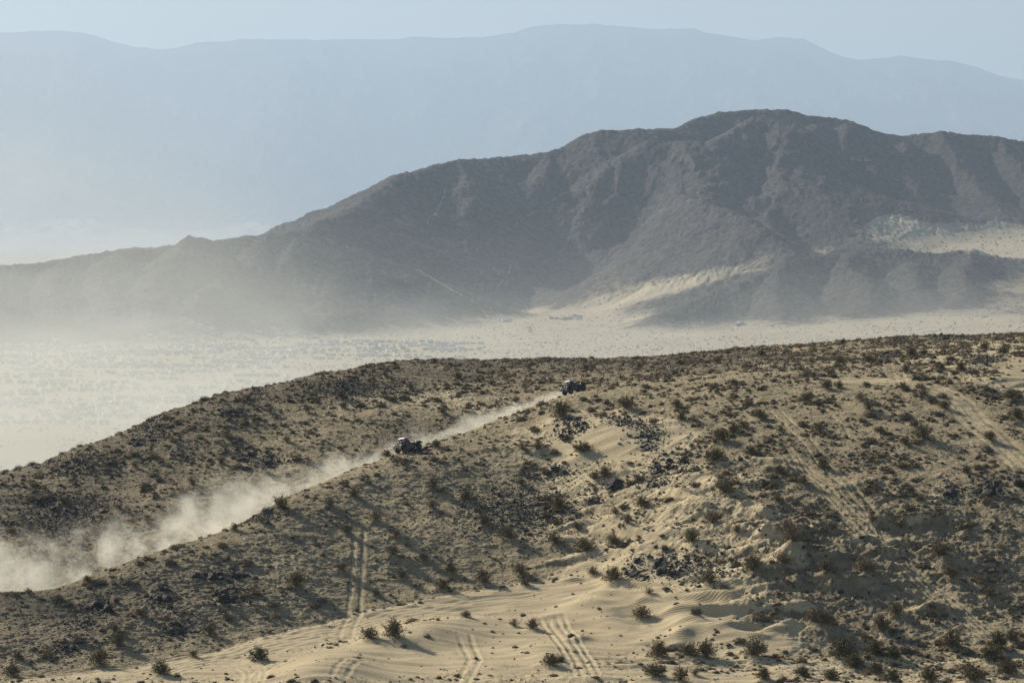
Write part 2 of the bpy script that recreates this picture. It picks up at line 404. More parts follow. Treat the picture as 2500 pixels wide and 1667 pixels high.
# --- wheel tracks: (points, rut width m, depth m, offsets across in m, how sandy)
TR = [
    ([(866, 1283), (864, 1350), (858, 1420), (852, 1480), (847, 1510), (832, 1540), (828, 1580)], .42, .13, (0,), .95),
    ([(890, 1270), (888, 1340), (881, 1440), (877, 1505), (862, 1535), (857, 1575)], .42, .13, (0,), .95),
    ([(1113, 1562), (1138, 1600), (1143, 1622), (1125, 1650), (1095, 1690)], .4, .13, (0,), .9),
    ([(1142, 1556), (1164, 1600), (1170, 1622), (1152, 1650), (1122, 1690)], .4, .13, (0,), .9),
    ([(1345, 1505), (1378, 1555), (1412, 1610), (1445, 1665)], .34, .16, (-1.0, -.2, .8, 1.6), .95),
    ([(1900, 1095), (1960, 1148), (2000, 1180), (2060, 1232), (2110, 1282), (2160, 1332), (2205, 1382), (2260, 1430), (2320, 1480), (2380, 1530), (2440, 1580)], .32, .11, (-1.0, -.4, .4, 1.0), .9),
    ([(1880, 985), (1920, 1030), (1970, 1080), (2012, 1130), (2060, 1180), (2112, 1232), (2150, 1282), (2200, 1345), (2260, 1410)], .30, .11, (-.6, .6), .85),
    ([(1960, 925), (2080, 925), (2160, 930), (2230, 940), (2290, 960), (2340, 985), (2380, 1030), (2420, 1062), (2460, 1100), (2520, 1165)], .8, .06, (-1.6, -.6, .5, 1.6), .9),
    ([(2300, 965), (2340, 990), (2384, 1040), (2430, 1080), (2520, 1180)], .5, .08, (-.4, 1.1), .9),
    ([(2395, 1018), (2440, 1006), (2520, 983)], .4, .12, (-.7, .7), .55), ([(2270, 1055), (2315, 1044), (2370, 1024)], .35, .12, (-.6, .6), .5),
    ([(2330, 1050), (2350, 1080), (2390, 1112), (2440, 1150), (2500, 1180)], .35, .09, (-.7, .7), .5), ([(2300, 1060), (2295, 1078), (2310, 1092)], .3, .09, (-.5, .5), .5),
    ([(2232, 1590), (2280, 1562), (2340, 1530), (2362, 1515)], .4, .10, (0,), .8), ([(2250, 1575), (2290, 1545), (2318, 1512)], .3, .08, (0,), .7),
    ([(2010, 1388), (2080, 1386), (2150, 1386)], .35, .10, (0,), .7), ([(2240, 1540), (2340, 1543), (2520, 1547)], .45, .12, (-.5, .5), .6),
    ([(700, 1530), (760, 1468), (850, 1392), (930, 1340), (1060, 1250), (1180, 1165)], .25, .03, (0,), .6), ([(960, 1450), (1040, 1380), (1120, 1310), (1180, 1250)], .25, .025, (-.6, .6), .55),
    ([(-20, 1663), (300, 1640), (600, 1598), (800, 1556), (1000, 1512), (1200, 1480), (1400, 1458)], .5, .08, (-3.0, -2, -1, 0, 1.1, 2.0), .85),
    ([(350, 1667), (480, 1625), (560, 1622), (620, 1650), (600, 1690)], .4, .08, (-1.2, -.5, .4, 1.2), .9), ([(820, 1690), (850, 1650), (900, 1632), (960, 1650)], .4, .09, (-.7, .7), .9),
    ([(880, 1590), (1000, 1620), (1200, 1640), (1500, 1650), (1700, 1655)], .4, .07, (-1.2, -.3, .8), .9), ([(1450, 1655), (1600, 1637), (1800, 1640)], .4, .08, (-.7, .7), .85),
    ([(2360, 1365), (2372, 1410), (2388, 1450), (2378, 1500)], .4, .09, (0,), .75), ([(1990, 980), (2030, 1010), (2062, 1042), (2069, 1068), (2055, 1100)], .3, .09, (0,), .7),
    ([(2160, 880), (2170, 905), (2185, 925)], .35, .09, (-.6, .6), .7), ([(2190, 870), (2182, 895), (2200, 925), (2225, 935)], .35, .09, (-.6, .6), .7), ([(1990, 880), (2060, 900), (2120, 918)], .3, .07, (-1, 0, 1), .5),
    ([(2385, 1015), (2372, 980), (2350, 955)], .3, .07, (-.6, .6), .6), ([(2150, 1137), (2240, 1110), (2300, 1095), (2340, 1075)], .4, .07, (0,), .6), ([(700, 1610), (650, 1640), (560, 1690)], .5, .1, (-.8, .8), .9),
    ([(1900, 900), (1830, 880), (1780, 872)], .6, .05, (-.8, .8), .4),
]
trk = np.zeros_like(X0); carve = np.zeros_like(X0); rims = np.zeros_like(X0)
for pts, wd, dp, offs, sn in TR:
    P = [hit0(u, s) for u, s in pts]
    # smooth the line
    Pn = []
    for i in range(len(P) - 1):
        for t in np.linspace(0, 1, 5)[:-1]:
            p0 = P[max(i - 1, 0)]; p1 = P[i]; p2 = P[i + 1]; p3 = P[min(i + 2, len(P) - 1)]
            Pn.append(tuple(0.5 * (2 * p1[k] + (p2[k] - p0[k]) * t + (2 * p0[k] - 5 * p1[k] + 4 * p2[k] - p3[k]) * t * t + (3 * p1[k] - p0[k] - 3 * p2[k] + p3[k]) * t ** 3) for k in (0, 1)))
    Pn.append(P[-1])
    wd = wd * 0.78; dp = dp * 0.62; sn = sn * 0.88
    mo = max(abs(o) for o in offs) + wd * 2.2
    cum = [0.0]
    for i in range(len(Pn) - 1): cum.append(cum[-1] + math.hypot(Pn[i + 1][0] - Pn[i][0], Pn[i + 1][1] - Pn[i][1]))
    D = {}
    for i in range(len(Pn) - 1):
        (ax, ay), (bx, by) = Pn[i], Pn[i + 1]
        c0 = max(0, np.searchsorted(UU, PX(min(ax, bx) - mo, min(ay, by), -35)[0]) - 4); c1 = min(NC, np.searchsorted(UU, PX(max(ax, bx) + mo, min(ay, by), -35)[0]) + 4)
        if c1 <= c0: continue
        xs = X0[:, c0:c1]; ys = Y0[:, c0:c1]
        rr = np.where((ys.max(1) > min(ay, by) - mo) & (ys.min(1) < max(ay, by) + mo))[0]
        if not len(rr): continue
        a_, b_ = rr[0], rr[-1] + 1
        xs = xs[a_:b_]; ys = ys[a_:b_]
        dx, dy = bx - ax, by - ay; L = math.hypot(dx, dy) + 1e-6
        tr_ = ((xs - ax) * dx + (ys - ay) * dy) / L / L
        inn = ((tr_ > -0.04) & (tr_ < 1.04)).astype(float)
        t = np.clip(tr_, 0, 1)
        sd = ((xs - ax) * dy - (ys - ay) * dx) / L
        dd = np.hypot(xs - ax - t * dx, ys - ay - t * dy)
        pp = cum[i] + t * L; fade0 = sstep(0, 5, pp) * sstep(0, 5, cum[-1] - pp); fade = fade0 * np.clip(0.75 + 0.9 * nC[a_:b_, c0:c1], 0.15, 1.15)
        for of in offs:
            q = np.abs(sd - of) + (1 - inn) * 50 if of else dd
            g = np.exp(-(q / wd) ** 2 * 1.6)
            rim = np.exp(-((q - 1.5 * wd) / (0.55 * wd)) ** 2)
            v = carve[a_:b_, c0:c1]; np.minimum(v, -dp * g * fade, out=v)
            v2 = trk[a_:b_, c0:c1]; np.maximum(v2, sn * fade0 * np.exp(-(q / (wd * 1.3)) ** 2), out=v2)
            v3 = rims[a_:b_, c0:c1]; np.maximum(v3, 0.35 * dp * rim * fade, out=v3)
Z1 = Z1 + carve + rims * (carve > -0.02)
soft = trk ** 1.2
Z1 = Z1 - np.clip(soft * 1.1, 0, 0.92) * Drough
tw = np.clip(trk * 1.5, 0, 1)
sand = sand * (1 - tw) + np.maximum(np.minimum(sand, 0.70), trk * 0.74) * tw
gravel = gravel * (1 - trk)

# --- bushes: x, y of the foot in the picture, width px, kind (c creosote, p pale/thin, d dead brown)
BUSH = [(902, 1587, 48, 'c'), (960, 1587, 62, 'c'), (1256, 1533, 28, 'p'), (1300, 1543, 38, 'c'), (1137, 1525, 27, 'c'), (1348, 1638, 50, 'c'), (918, 1452, 27, 'c'), (1080, 1439, 42, 'c'), (982, 1409, 30, 'c'),
 (834, 1389, 35, 'd'), (720, 1432, 52, 'c'), (845, 1305, 30, 'c'), (915, 1278, 40, 'd'), (965, 1315, 28, 'd'), (1100, 1395, 36, 'c'), (1180, 1422, 46, 'c'), (1238, 1321, 48, 'c'), (1365, 1244, 52, 'c'), (1056, 1194, 42, 'd'),
 (1140, 1224, 40, 'c'), (1056, 1241, 35, 'd'), (804, 1241, 36, 'd'), (865, 1214, 36, 'd'), (1281, 1436, 26, 'c'), (1271, 1405, 40, 'c'), (1180, 1284, 36, 'd'), (959, 1358, 42, 'd'), (1036, 1368, 30, 'c'), (1355, 1335, 42, 'c'),
 (1271, 1184, 30, 'd'), (1358, 1284, 28, 'c'), (391, 1654, 54, 'g'), (632, 1620, 50, 'g'), (472, 1610, 24, 'c'), (511, 1546, 36, 'c'), (343, 1503, 32, 'c'), (279, 1547, 36, 'd'), (242, 1624, 54, 'c'), (30, 1647, 42, 'c'),
 (215, 1426, 30, 'c'), (168, 1426, 28, 'p'), (114, 1441, 16, 'p'), (67, 1456, 24, 'p'), (685, 1247, 42, 'c'), (638, 1281, 28, 'p'), (571, 1297, 25, 'c'), (44, 1607, 36, 'c'), (289, 1577, 42, 'c'),
 (1371, 1036, 54, 'c'), (1530, 1003, 52, 'd'), (1421, 1120, 42, 'g'), (1663, 1033, 32, 'c'), (1693, 1036, 27, 'p'), (1758, 1084, 48, 'c'), (1794, 1060, 36, 'c'), (1833, 1117, 46, 'c'), (1743, 1140, 48, 'g'), (1815, 1045, 30, 'd'),
 (1449, 1179, 32, 'd'), (1475, 1176, 38, 'c'), (1368, 1245, 1, 'x'), (1568, 1245, 40, 'c'), (1770, 1218, 56, 'c'), (1898, 1164, 38, 'c'), (1428, 1355, 54, 'c'), (1690, 1337, 44, 'c'), (1740, 1286, 48, 'd'), (1496, 1334, 36, 'c'),
 (1354, 1325, 1, 'x'), (1410, 1301, 32, 'c'), (1312, 1105, 28, 'p'), (1502, 1265, 26, 'd'), (1532, 1301, 28, 'd'), (1532, 1283, 27, 'd'), (1919, 1313, 54, 'd'), (1797, 1307, 28, 'd'), (1854, 1024, 32, 'c'), (1654, 1000, 30, 'c'),
 (1448, 1409, 28, 'c'), (1494, 1434, 56, 'c'), (1583, 1467, 30, 'p'), (1565, 1524, 54, 'c'), (1700, 1536, 30, 'g'), (1729, 1442, 44, 'c'), (1838, 1417, 58, 'c'), (1606, 1613, 64, 'c'), (1680, 1616, 62, 'c'), (1722, 1618, 62, 'c'), (1838, 1616, 66, 'c'),
 (1600, 1661, 54, 'g'), (1662, 1668, 46, 'c'), (1695, 1656, 30, 'p'), (1861, 1667, 42, 'g'), (1938, 1369, 62, 'd'), (1915, 1402, 50, 'd'), (2109, 1410, 62, 'd'), (2017, 1427, 50, 'c'), (2293, 1364, 54, 'd'), (2321, 1412, 44, 'c'),
 (2420, 1458, 40, 'c'), (2150, 1547, 54, 'c'), (1985, 1555, 60, 'd'), (2020, 1558, 50, 'c'), (2058, 1616, 74, 'g'), (2084, 1634, 56, 'g'), (2135, 1604, 54, 'g'), (2178, 1608, 50, 'g'), (2323, 1588, 66, 'c'), (2433, 1591, 58, 'g'),
 (2471, 1573, 42, 'c'), (2420, 1614, 60, 'g'), (2459, 1649, 58, 'c'), (2140, 1650, 44, 'g'), (2178, 1664, 44, 'g'), (2270, 1660, 54, 'g'), (2372, 1668, 60, 'c'), (1959, 1658, 40, 'g'), (2032, 1665, 40, 'g'), (2188, 1512, 50, 'c'),
 (2050, 885, 27, 'c'), (2122, 900, 32, 'c'), (2226, 895, 36, 'c'), (2214, 908, 28, 'c'), (2252, 972, 42, 'p'), (2305, 1000, 34, 'c'), (2206, 954, 27, 'c'), (2346, 911, 29, 'g'), (2405, 855, 30, 'c'), (2448, 867, 34, 'c'), (2453, 850, 18, 'd'),
 (2482, 1025, 48, 'c'), (2255, 1077, 48, 'c'), (2415, 1079, 38, 'c'), (2099, 980, 30, 'd'), (2119, 1005, 42, 'p'), (2017, 949, 32, 'c'), (2048, 946, 28, 'c'), (1984, 923, 30, 'd'), (2298, 906, 24, 'c'), (2234, 1043, 32, 'd'), (2211, 1089, 30, 'c'),
 (2010, 1143, 38, 'c'), (2469, 975, 35, 'c'), (1969, 980, 30, 'c'), (2252, 867, 24, 'c'), (944, 1117, 30, 'c'), (986, 1139, 28, 'd'), (1063, 1092, 28, 'c'), (1274, 1102, 30, 'p'), (1316, 1102, 30, 'p'), (1165, 1070, 1, 'x'),
 (2130, 1280, 30, 'd'), (1960, 1190, 34, 'c'), (2140, 1200, 30, 'd'), (2360, 1160, 28, 'c'), (2000, 1060, 28, 'd'), (2150, 1060, 30, 'c'), (1905, 1060, 26, 'd'), (1180, 1030, 22, 'd'), (1900, 1230, 30, 'c'), (2250, 1220, 28, 'd')]
BUSH = [b for b in BUSH if b[3] != 'x']
BACKB = [(1117, 925, 24, 'd'), (837, 998, 24, 'd'), (831, 973, 26, 'c'), (413, 1311, 40, 'c'), (360, 1270, 26, 'd'), (540, 1130, 24, 'd'), (290, 1245, 24, 'd'), (230, 1300, 26, 'd'), (1060, 885, 14, 'c'), (961, 888, 12, 'c'), (1330, 882, 16, 'c'),
 (893, 898, 14, 'd'), (296, 1062, 14, 'p'), (470, 1007, 14, 'c'), (218, 1093, 14, 'p'), (560, 1250, 26, 'c'), (470, 1180, 24, 'd'), (700, 1080, 24, 'd'), (750, 1010, 22, 'd'), (1000, 950, 22, 'd'), (940, 920, 18, 'd'), (1200, 940, 22, 'd'), (1290, 905, 18, 'd'),
 (1430, 905, 20, 'd'), (1560, 900, 20, 'd'), (1660, 893, 22, 'c'), (1750, 890, 22, 'd'), (1860, 868, 24, 'c'), (2058, 842, 17, 'c'), (1952, 850, 12, 'd'), (2143, 838, 16, 'd'), (1345, 935, 20, 'd'), (1260, 980, 24, 'd'), (1080, 1010, 24, 'd'),
 (150, 1230, 24, 'd'), (60, 1290, 26, 'd'), (110, 1200, 20, 'd'), (620, 1190, 26, 'c'), (330, 1140, 22, 'd'), (660, 1010, 22, 'd')]

def bw_m(u, s, w, back):
    x, y = hit0(u, s, back)
    return x, y, w / F * y
bsites = [(bw_m(u, s, w, False) + (k, u, s)) for u, s, w, k in BUSH] + [(bw_m(u, s, w, True) + (k, u, s)) for u, s, w, k in BACKB]
# wind-piled sand mounds at the feet of the bushes
def mound(x, y, r, h):
    uc = PX(x, y, -30)[0]
    c0 = np.searchsorted(UU, uc - 3 * r * F / y); c1 = np.searchsorted(UU, uc + 3 * r * F / y)
    if c1 <= c0 + 1: return
    ys = Y0[:, c0:c1]
    rr = np.where((ys.max(1) > y - 3 * r) & (ys.min(1) < y + 3 * r))[0]
    if not len(rr): return
    a, b = rr[0], rr[-1] + 1
    g = np.exp(-((X0[a:b, c0:c1] - x) ** 2 + (Y0[a:b, c0:c1] - y) ** 2) / (r * r))
    Z1[a:b, c0:c1] += h * g
    sand[a:b, c0:c1] += 0.25 * g
for (x, y, w, k, u, s) in bsites:
    mound(x, y, w * 0.55, w * 0.15)

# fold the silhouette rows back so that the dip stays hidden behind the ridge
Xf, Yf = X0, Y0
UC = W / 2 + F * X0 / (Y0 * math.cos(TH) - Z1 * math.sin(TH))
def ground(x, y):
    """height of the near hill at world x, y"""
    z = -30.0
    for _ in range(3):
        u = PX(x, y, z)[0]
        c = np.searchsorted(UU, u) - 1
        c = int(np.clip(c, 0, NC - 2))
        za = np.interp(y, Yf[:, c], Z1[:, c]); zb_ = np.interp(y, Yf[:, c + 1], Z1[:, c + 1])
        t = (u - UU[c]) / (UU[c + 1] - UU[c])
        z = za + (zb_ - za) * t
    return float(z)

idx = np.arange(NR * NC).reshape(NR, NC)
quads = np.stack([idx[:-1, :-1], idx[:-1, 1:], idx[1:, 1:], idx[1:, :-1]], -1).reshape(-1, 4)
hill = add_mesh('desert_hill', np.stack([Xf, Yf, Z1], -1).reshape(-1, 3), quads, M_HILL, attrs={'sand': sand, 'gravel': gravel})
tag(hill, 'sandy stony desert hillside in the foreground with wheel tracks', kind='structure')

# ------------------------------------------------------------------ VALLEY, MIDDLE MOUNTAIN
def tps_fit(P, z, reg=1e-3):
    P = np.asarray(P, float) / 1000.0; n = len(P)
    r2_ = ((P[:, None] - P[None]) ** 2).sum(-1)
    Kk = 0.5 * r2_ * np.log(r2_ + 1e-9) + reg * np.eye(n)
    A = np.zeros((n + 3, n + 3)); A[:n, :n] = Kk; A[:n, n] = 1; A[n, :n] = 1; A[:n, n + 1:] = P; A[n + 1:, :n] = P.T
    w = np.linalg.solve(A, np.concatenate([z, [0, 0, 0]]))
    def f(x, y):
        x = x / 1000.0; y = y / 1000.0
        o = w[n] + w[n + 1] * x + w[n + 2] * y
        for i in range(n):
            rr = (x - P[i, 0]) ** 2 + (y - P[i, 1]) ** 2
            o = o + w[i] * 0.5 * rr * np.log(rr + 1e-9)
        return o
    return f
cp = []
for (u, s, Y) in [(0, 862, 4040), (400, 832, 4440), (700, 815, 4680), (1000, 795, 4900), (1200, 772, 5080), (1300, 752, 5250), (1500, 750, 5000), (1450, 720, 5350), (1700, 695, 5200), (1830, 660, 5250),
                  (2000, 640, 5300), (2150, 600, 5420), (2300, 590, 5460), (2500, 615, 5330), (2350, 560, 5700), (1900, 792, 4680), (2500, 778, 4560), (2200, 785, 4620), (1650, 775, 4850), (2700, 760, 4560), (2800, 600, 5400), (-300, 870, 3950)]:
    x, y, z = PT(u, s, Y); cp.append((x, y, z))
for Y in (600, 1500, 2500, 3400):
    for x in (-700, 0, 700):
        cp.append((x * Y / 2500 , Y, -131))
for Y, z in ((7600, -90), (9000, -120), (11000, -135)):
    for x in (-1800, -600, 600, 1800): cp.append((x, Y, z if x > -700 else -132))
cp = np.array(cp, float)
base_f = tps_fit(cp[:, :2], cp[:, 2], 2e-2)

# crest lines (u, s, depth) with the fall of their sides
CR = [
    # main skyline
    ([(-700, 690, 4300), (-300, 665, 4450), (0, 650, 4600), (70, 647, 4620), (150, 634, 4660), (290, 609, 4740), (420, 601, 4800), (500, 592, 4850), (570, 581, 4880), (640, 573, 4920), (740, 560, 4980), (800, 533, 5050), (870, 504, 5130), (930, 459, 5280), (975, 428, 5400), (1050, 406, 5500), (1120, 390, 5600),
      (1230, 386, 5760), (1330, 373, 5900), (1400, 353, 6000), (1440, 328, 6060), (1465, 320, 6100), (1590, 317, 6300), (1650, 316, 6450), (1710, 288, 6650), (1750, 276, 6750), (1850, 268, 6900), (1920, 268, 6980), (1980, 282, 7020), (2070, 295, 7060), (2150, 322, 7080), (2210, 334, 7100), (2290, 322, 7100), (2350, 330, 7120), (2440, 336, 7120), (2500, 349, 7120), (2800, 380, 7100)], .56, 0.0),
    # dark shoulder under the summit
    ([(1849, 290, 6650), (1800, 318, 6500), (1740, 335, 6380), (1650, 345, 6300), (1590, 345, 6200)], .5, .0),
    ([(1849, 290, 6650), (1930, 305, 6650), (2010, 322, 6680), (2110, 332, 6750)], .5, .0),
    ([(1800, 318, 6500), (1760, 380, 6320), (1720, 440, 6150)], .5, 0), ([(1930, 305, 6650), (1900, 400, 6420), (1880, 480, 6280), (1900, 560, 6150)], .5, 0),
    # left knob
    ([(440, 592, 4700), (465, 577, 4700), (495, 584, 4700), (520, 592, 4720)], .8, .0),
    ([(975, 428, 5400), (970, 480, 5300), (952, 560, 5170), (930, 640, 5040), (900, 720, 4920)], .50, .0),
    ([(870, 504, 5130), (820, 580, 5000), (780, 640, 4900), (740, 710, 4800)], .45, .0),
    ([(740, 560, 4980), (690, 640, 4820), (650, 720, 4680)], .42, 0),
    # long light-edged spur in the middle
    ([(1560, 440, 6050), (1465, 452, 5960), (1380, 470, 5870), (1290, 530, 5740), (1300, 600, 5620), (1290, 690, 5470)], .50, .0),
    ([(1290, 530, 5740), (1210, 581, 5640), (1152, 615, 5560), (1091, 633, 5470), (996, 660, 5350), (930, 664, 5200), (880, 680, 5060), (840, 740, 4900)], .50, .0),
    ([(1152, 615, 5560), (1160, 680, 5440), (1165, 730, 5330)], .5, 0),
    ([(1120, 390, 5600), (1140, 450, 5500), (1130, 520, 5400), (1080, 590, 5300), (1060, 640, 5220)], .5, .0),
    ([(1330, 373, 5900), (1320, 430, 5780), (1260, 480, 5680)], .5, 0),
    # left low foothills
    ([(640, 573, 4920), (600, 640, 4780), (570, 700, 4660), (600, 750, 4560)], .42, 0),
    ([(420, 605, 4800), (400, 660, 4650), (350, 700, 4520), (370, 770, 4380)], .42, 0), ([(540, 680, 4640), (500, 705, 4560), (460, 750, 4480)], .5, 0),
    ([(150, 640, 4660), (120, 700, 4480), (150, 770, 4300)], .38, 0), ([(290, 612, 4740), (240, 680, 4560), (260, 750, 4400)], .4, 0), ([(10, 655, 4600), (-20, 720, 4380), (20, 780, 4230)], .38, 0),
    # the great buttress
    ([(1650, 400, 6200), (1650, 450, 6060), (1690, 484, 5950), (1670, 540, 5820), (1650, 600, 5700), (1640, 680, 5540)], .50, 0),
    ([(1690, 484, 5950), (1780, 520, 5900), (1850, 560, 5860), (1920, 610, 5840)], .52, 0),
    # right hand ribs
    ([(1990, 300, 6950), (1970, 370, 6800), (2003, 451, 6620), (2055, 520, 6480), (2080, 570, 6360)], .55, 0),
    ([(2070, 300, 7000), (2060, 350, 6900), (2106, 409, 6750), (2116, 475, 6600), (2140, 520, 6500)], .55, 0),
    ([(2210, 345, 7000), (2200, 420, 6850), (2240, 480, 6700), (2270, 530, 6570)], .55, 0),
    ([(2289, 322, 7100), (2354, 414, 6900), (2405, 479, 6750), (2430, 540, 6620)], .58, 0),
    ([(2440, 336, 7120), (2480, 400, 7000), (2540, 470, 6850)], .55, 0),
    # small front hill
    ([(1606, 772, 5060), (1680, 740, 5120), (1727, 724, 5160), (1770, 703, 5200), (1835, 687, 5240), (1905, 645, 5320), (1950, 625, 5360), (2008, 622, 5400), (2073, 605, 5440), (2148, 610, 5440), (2204, 612, 5440), (2289, 621, 5430), (2373, 610, 5440), (2429, 626, 5430), (2500, 633, 5420), (2800, 640, 5400)], .42, -400),
    ([(2073, 605, 5440), (2060, 650, 5330), (2110, 680, 5250), (2130, 730, 5150)], .42, -400), ([(1905, 645, 5320), (1890, 700, 5200), (1900, 745, 5110)], .42, -400), ([(2373, 610, 5440), (2340, 670, 5300), (2370, 720, 5180)], .40, -400), ([(2230, 640, 5380), (2240, 700, 5230)], .4, -400),
]
SHF = tab([(700, 0), (930, 150), (1200, 20), (1440, -250), (1700, -650), (1900, -880), (2100, -950), (3000, -950)])
for ci_, (pts_, k_, fr_) in enumerate(CR):
    q_ = [(u_, s_, Y_ + (fr_ if fr_ else float(SHF(u_)))) for (u_, s_, Y_) in pts_]
    CR[ci_] = (q_, k_, fr_)
def tent(x, y, crest):
    pts, k, _ = crest
    best = np.full(x.shape, -1e4)
    P = [PT(*p) for p in pts]
    for i in range(len(P) - 1):
        ax, ay, az = P[i]; bx, by, bz = P[i + 1]
        dx, dy = bx - ax, by - ay
        t = np.clip(((x - ax) * dx + (y - ay) * dy) / (dx * dx + dy * dy), 0, 1)
        d = np.hypot(x - ax - t * dx, y - ay - t * dy)
        z = az + (bz - az) * t
        best = np.maximum(best, z - k * (np.sqrt(d * d + 30.0) - 5.5) + 0.0001 * np.minimum(d, 500) ** 2)
    return best

def smax(a, b, k):
    h = np.clip(0.5 + 0.5 * (a - b) / k, 0, 1)
    return b + (a - b) * h + k * h * (1 - h)

VU = np.concatenate([np.linspace(-1500, -80, 60)[:-1], np.arange(-80, 2581, 3.0), np.linspace(2580, 4000, 60)[1:]])
VYs = np.concatenate([np.linspace(560, 3600, 120)[:-1], np.linspace(3600, 4300, 90)[:-1], np.linspace(4300, 7160, 640)[:-1], np.linspace(7160, 8600, 60)])
VX = (VU[None, :] - W / 2) / F * VYs[:, None]
VY = np.broadcast_to(VYs[:, None], VX.shape).copy()
GULLY = [([(1500, 440, 5620), (1500, 520, 5480), (1470, 600, 5350), (1430, 690, 5230)], 42, 75), ([(1030, 470, 5430), (1025, 560, 5330), (985, 620, 5230)], 30, 55), ([(1830, 420, 5650), (1880, 500, 5500), (1960, 590, 5350)], 40, 70),
         ([(2045, 330, 6080), (2060, 420, 5900), (2090, 500, 5650)], 32, 50), ([(2180, 360, 6080), (2170, 450, 5850), (2200, 520, 5650)], 32, 50), ([(1200, 640, 5520), (1230, 700, 5380)], 22, 45), ([(1560, 380, 5850), (1590, 450, 5600), (1570, 540, 5400)], 25, 45),
         ([(700, 600, 4900), (690, 700, 4700)], 18, 45), ([(480, 620, 4800), (470, 700, 4600)], 14, 40), ([(2310, 370, 6080), (2300, 460, 5850), (2330, 530, 5650)], 30, 50), ([(1320, 480, 5600), (1360, 560, 5450), (1380, 640, 5300)], 24, 50)]
def valley_h(x, y, detail=True):
    zb_ = base_f(x, y)
    wx = x + 9 * fbm(x / 90, y / 90, 71, 3); wy = y + 9 * fbm(x / 90, y / 90, 75, 3)
    t = None
    for c in CR:
        tt = tent(wx, wy, c)
        t = tt if t is None else np.maximum(t, tt)
    dm_ = np.full(x.shape, 1e6)
    P = [PT(*p) for p in CR[0][0]]
    for i in range(len(P) - 1):
        ax, ay, az = P[i]; bx, by, bz = P[i + 1]; dx, dy = bx - ax, by - ay
        q = np.clip(((x - ax) * dx + (y - ay) * dy) / (dx * dx + dy * dy), 0, 1)
        dm_ = np.minimum(dm_, np.hypot(x - ax - q * dx, y - ay - q * dy))
    keepc = 0.18 + 0.82 * sstep(20, 220, dm_)
    for pts_, dep_, w_ in GULLY:
        P = [PT(*p) for p in pts_]; g_ = np.full(x.shape, 1e6)
        for i in range(len(P) - 1):
            ax, ay, az = P[i]; bx, by, bz = P[i + 1]; dx, dy = bx - ax, by - ay
            q = np.clip(((wx - ax) * dx + (wy - ay) * dy) / (dx * dx + dy * dy), 0, 1)
            g_ = np.minimum(g_, np.hypot(wx - ax - q * dx, wy - ay - q * dy))
        t = t - dep_ * np.exp(-(g_ / w_) ** 1.6) * sstep(60, 300, dm_)
    m = sstep(-14, 30, t - zb_ + 10 * fbm(x / 45, y / 45, 79, 3))
    hgt = np.clip(t - zb_, 0, 400)
    if detail:
        ru = fbm(x / 60, y / 60, 81, 5, 0.6, ridged=True)
        gw = 0.5 * fbm(x / 260, y / 260, 83, 3)
        gu = fbm(x / 120 + gw, y / 420 + gw, 85, 4, 0.55, ridged=True)
        t = t + (gu - 0.35) * np.clip(hgt - 15, 0, 120) * 0.13 * keepc
        t = t + (ru - 0.3) * np.clip(hgt, 0, 110) * 0.07 * keepc + 2.6 * fbm(x / 11, y / 11, 91, 3, 0.65) * m + 2.5 * np.maximum(fbm(x / 6, y / 9, 93, 2), 0) * m
    z = smax(t, zb_, 14.0)
    z = z + 0.6 * fbm(x / 30, y / 30, 95, 3) * (1 - m)
    return z, m
VZ, vm = valley_h(VX, VY)
uu_, ss_ = PX(VX, VY, VZ)
vs = 1 - vm
def vblob(u0, s0, ru, rs, rot=0.0):
    c, s = math.cos(R(rot)), math.sin(R(rot))
    a = ((uu_ - u0) * c + (ss_ - s0) * s) / ru; b = (-(uu_ - u0) * s + (ss_ - s0) * c) / rs
    return np.exp(-(a * a + b * b))
nn = fbm(VX / 120, VY / 120, 99, 4)
vs = vs * (0.75 + 0.3 * nn) + 0.8 * vblob(2160, 535, 50, 25) + 0.7 * vblob(2420, 520, 40, 20, 30) + 1.1 * vblob(2290, 570, 230, 34, 8) + 1.0 * vblob(2180, 545, 90, 30) + 0.9 * vblob(2430, 560, 120, 50, 20) + 1.0 * vblob(1650, 695, 220, 20, -14) + .35 * vblob(1520, 690, 120, 50) + .3 * vblob(1220, 680, 60, 60) + .25 * vblob(1850, 620, 60, 18)
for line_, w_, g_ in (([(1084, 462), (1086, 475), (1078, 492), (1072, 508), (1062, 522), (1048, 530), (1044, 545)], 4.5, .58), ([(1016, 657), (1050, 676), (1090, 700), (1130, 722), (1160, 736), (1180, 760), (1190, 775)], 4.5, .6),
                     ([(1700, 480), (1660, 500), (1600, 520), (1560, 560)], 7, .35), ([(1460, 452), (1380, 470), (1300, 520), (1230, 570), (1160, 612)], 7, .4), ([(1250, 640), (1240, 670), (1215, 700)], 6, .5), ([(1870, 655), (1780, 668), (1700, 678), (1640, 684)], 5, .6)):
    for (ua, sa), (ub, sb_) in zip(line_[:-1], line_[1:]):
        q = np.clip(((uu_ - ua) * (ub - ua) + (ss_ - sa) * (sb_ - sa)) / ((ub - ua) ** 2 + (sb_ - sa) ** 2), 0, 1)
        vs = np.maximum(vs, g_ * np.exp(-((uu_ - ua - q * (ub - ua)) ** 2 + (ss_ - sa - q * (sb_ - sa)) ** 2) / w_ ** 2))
vs -= 0.45 * vblob(2150, 745, 500, 30)
vs = vs - 1.5 * vm * sstep(585, 500, ss_ + 22 * nn + 10 * np.sin(uu_ / 23.0)) * (uu_ > 1900)
vidx = np.arange(VX.size).reshape(VX.shape)
vq = np.stack([vidx[:-1, :-1], vidx[:-1, 1:], vidx[1:, 1:], vidx[1:, :-1]], -1).reshape(-1, 4)
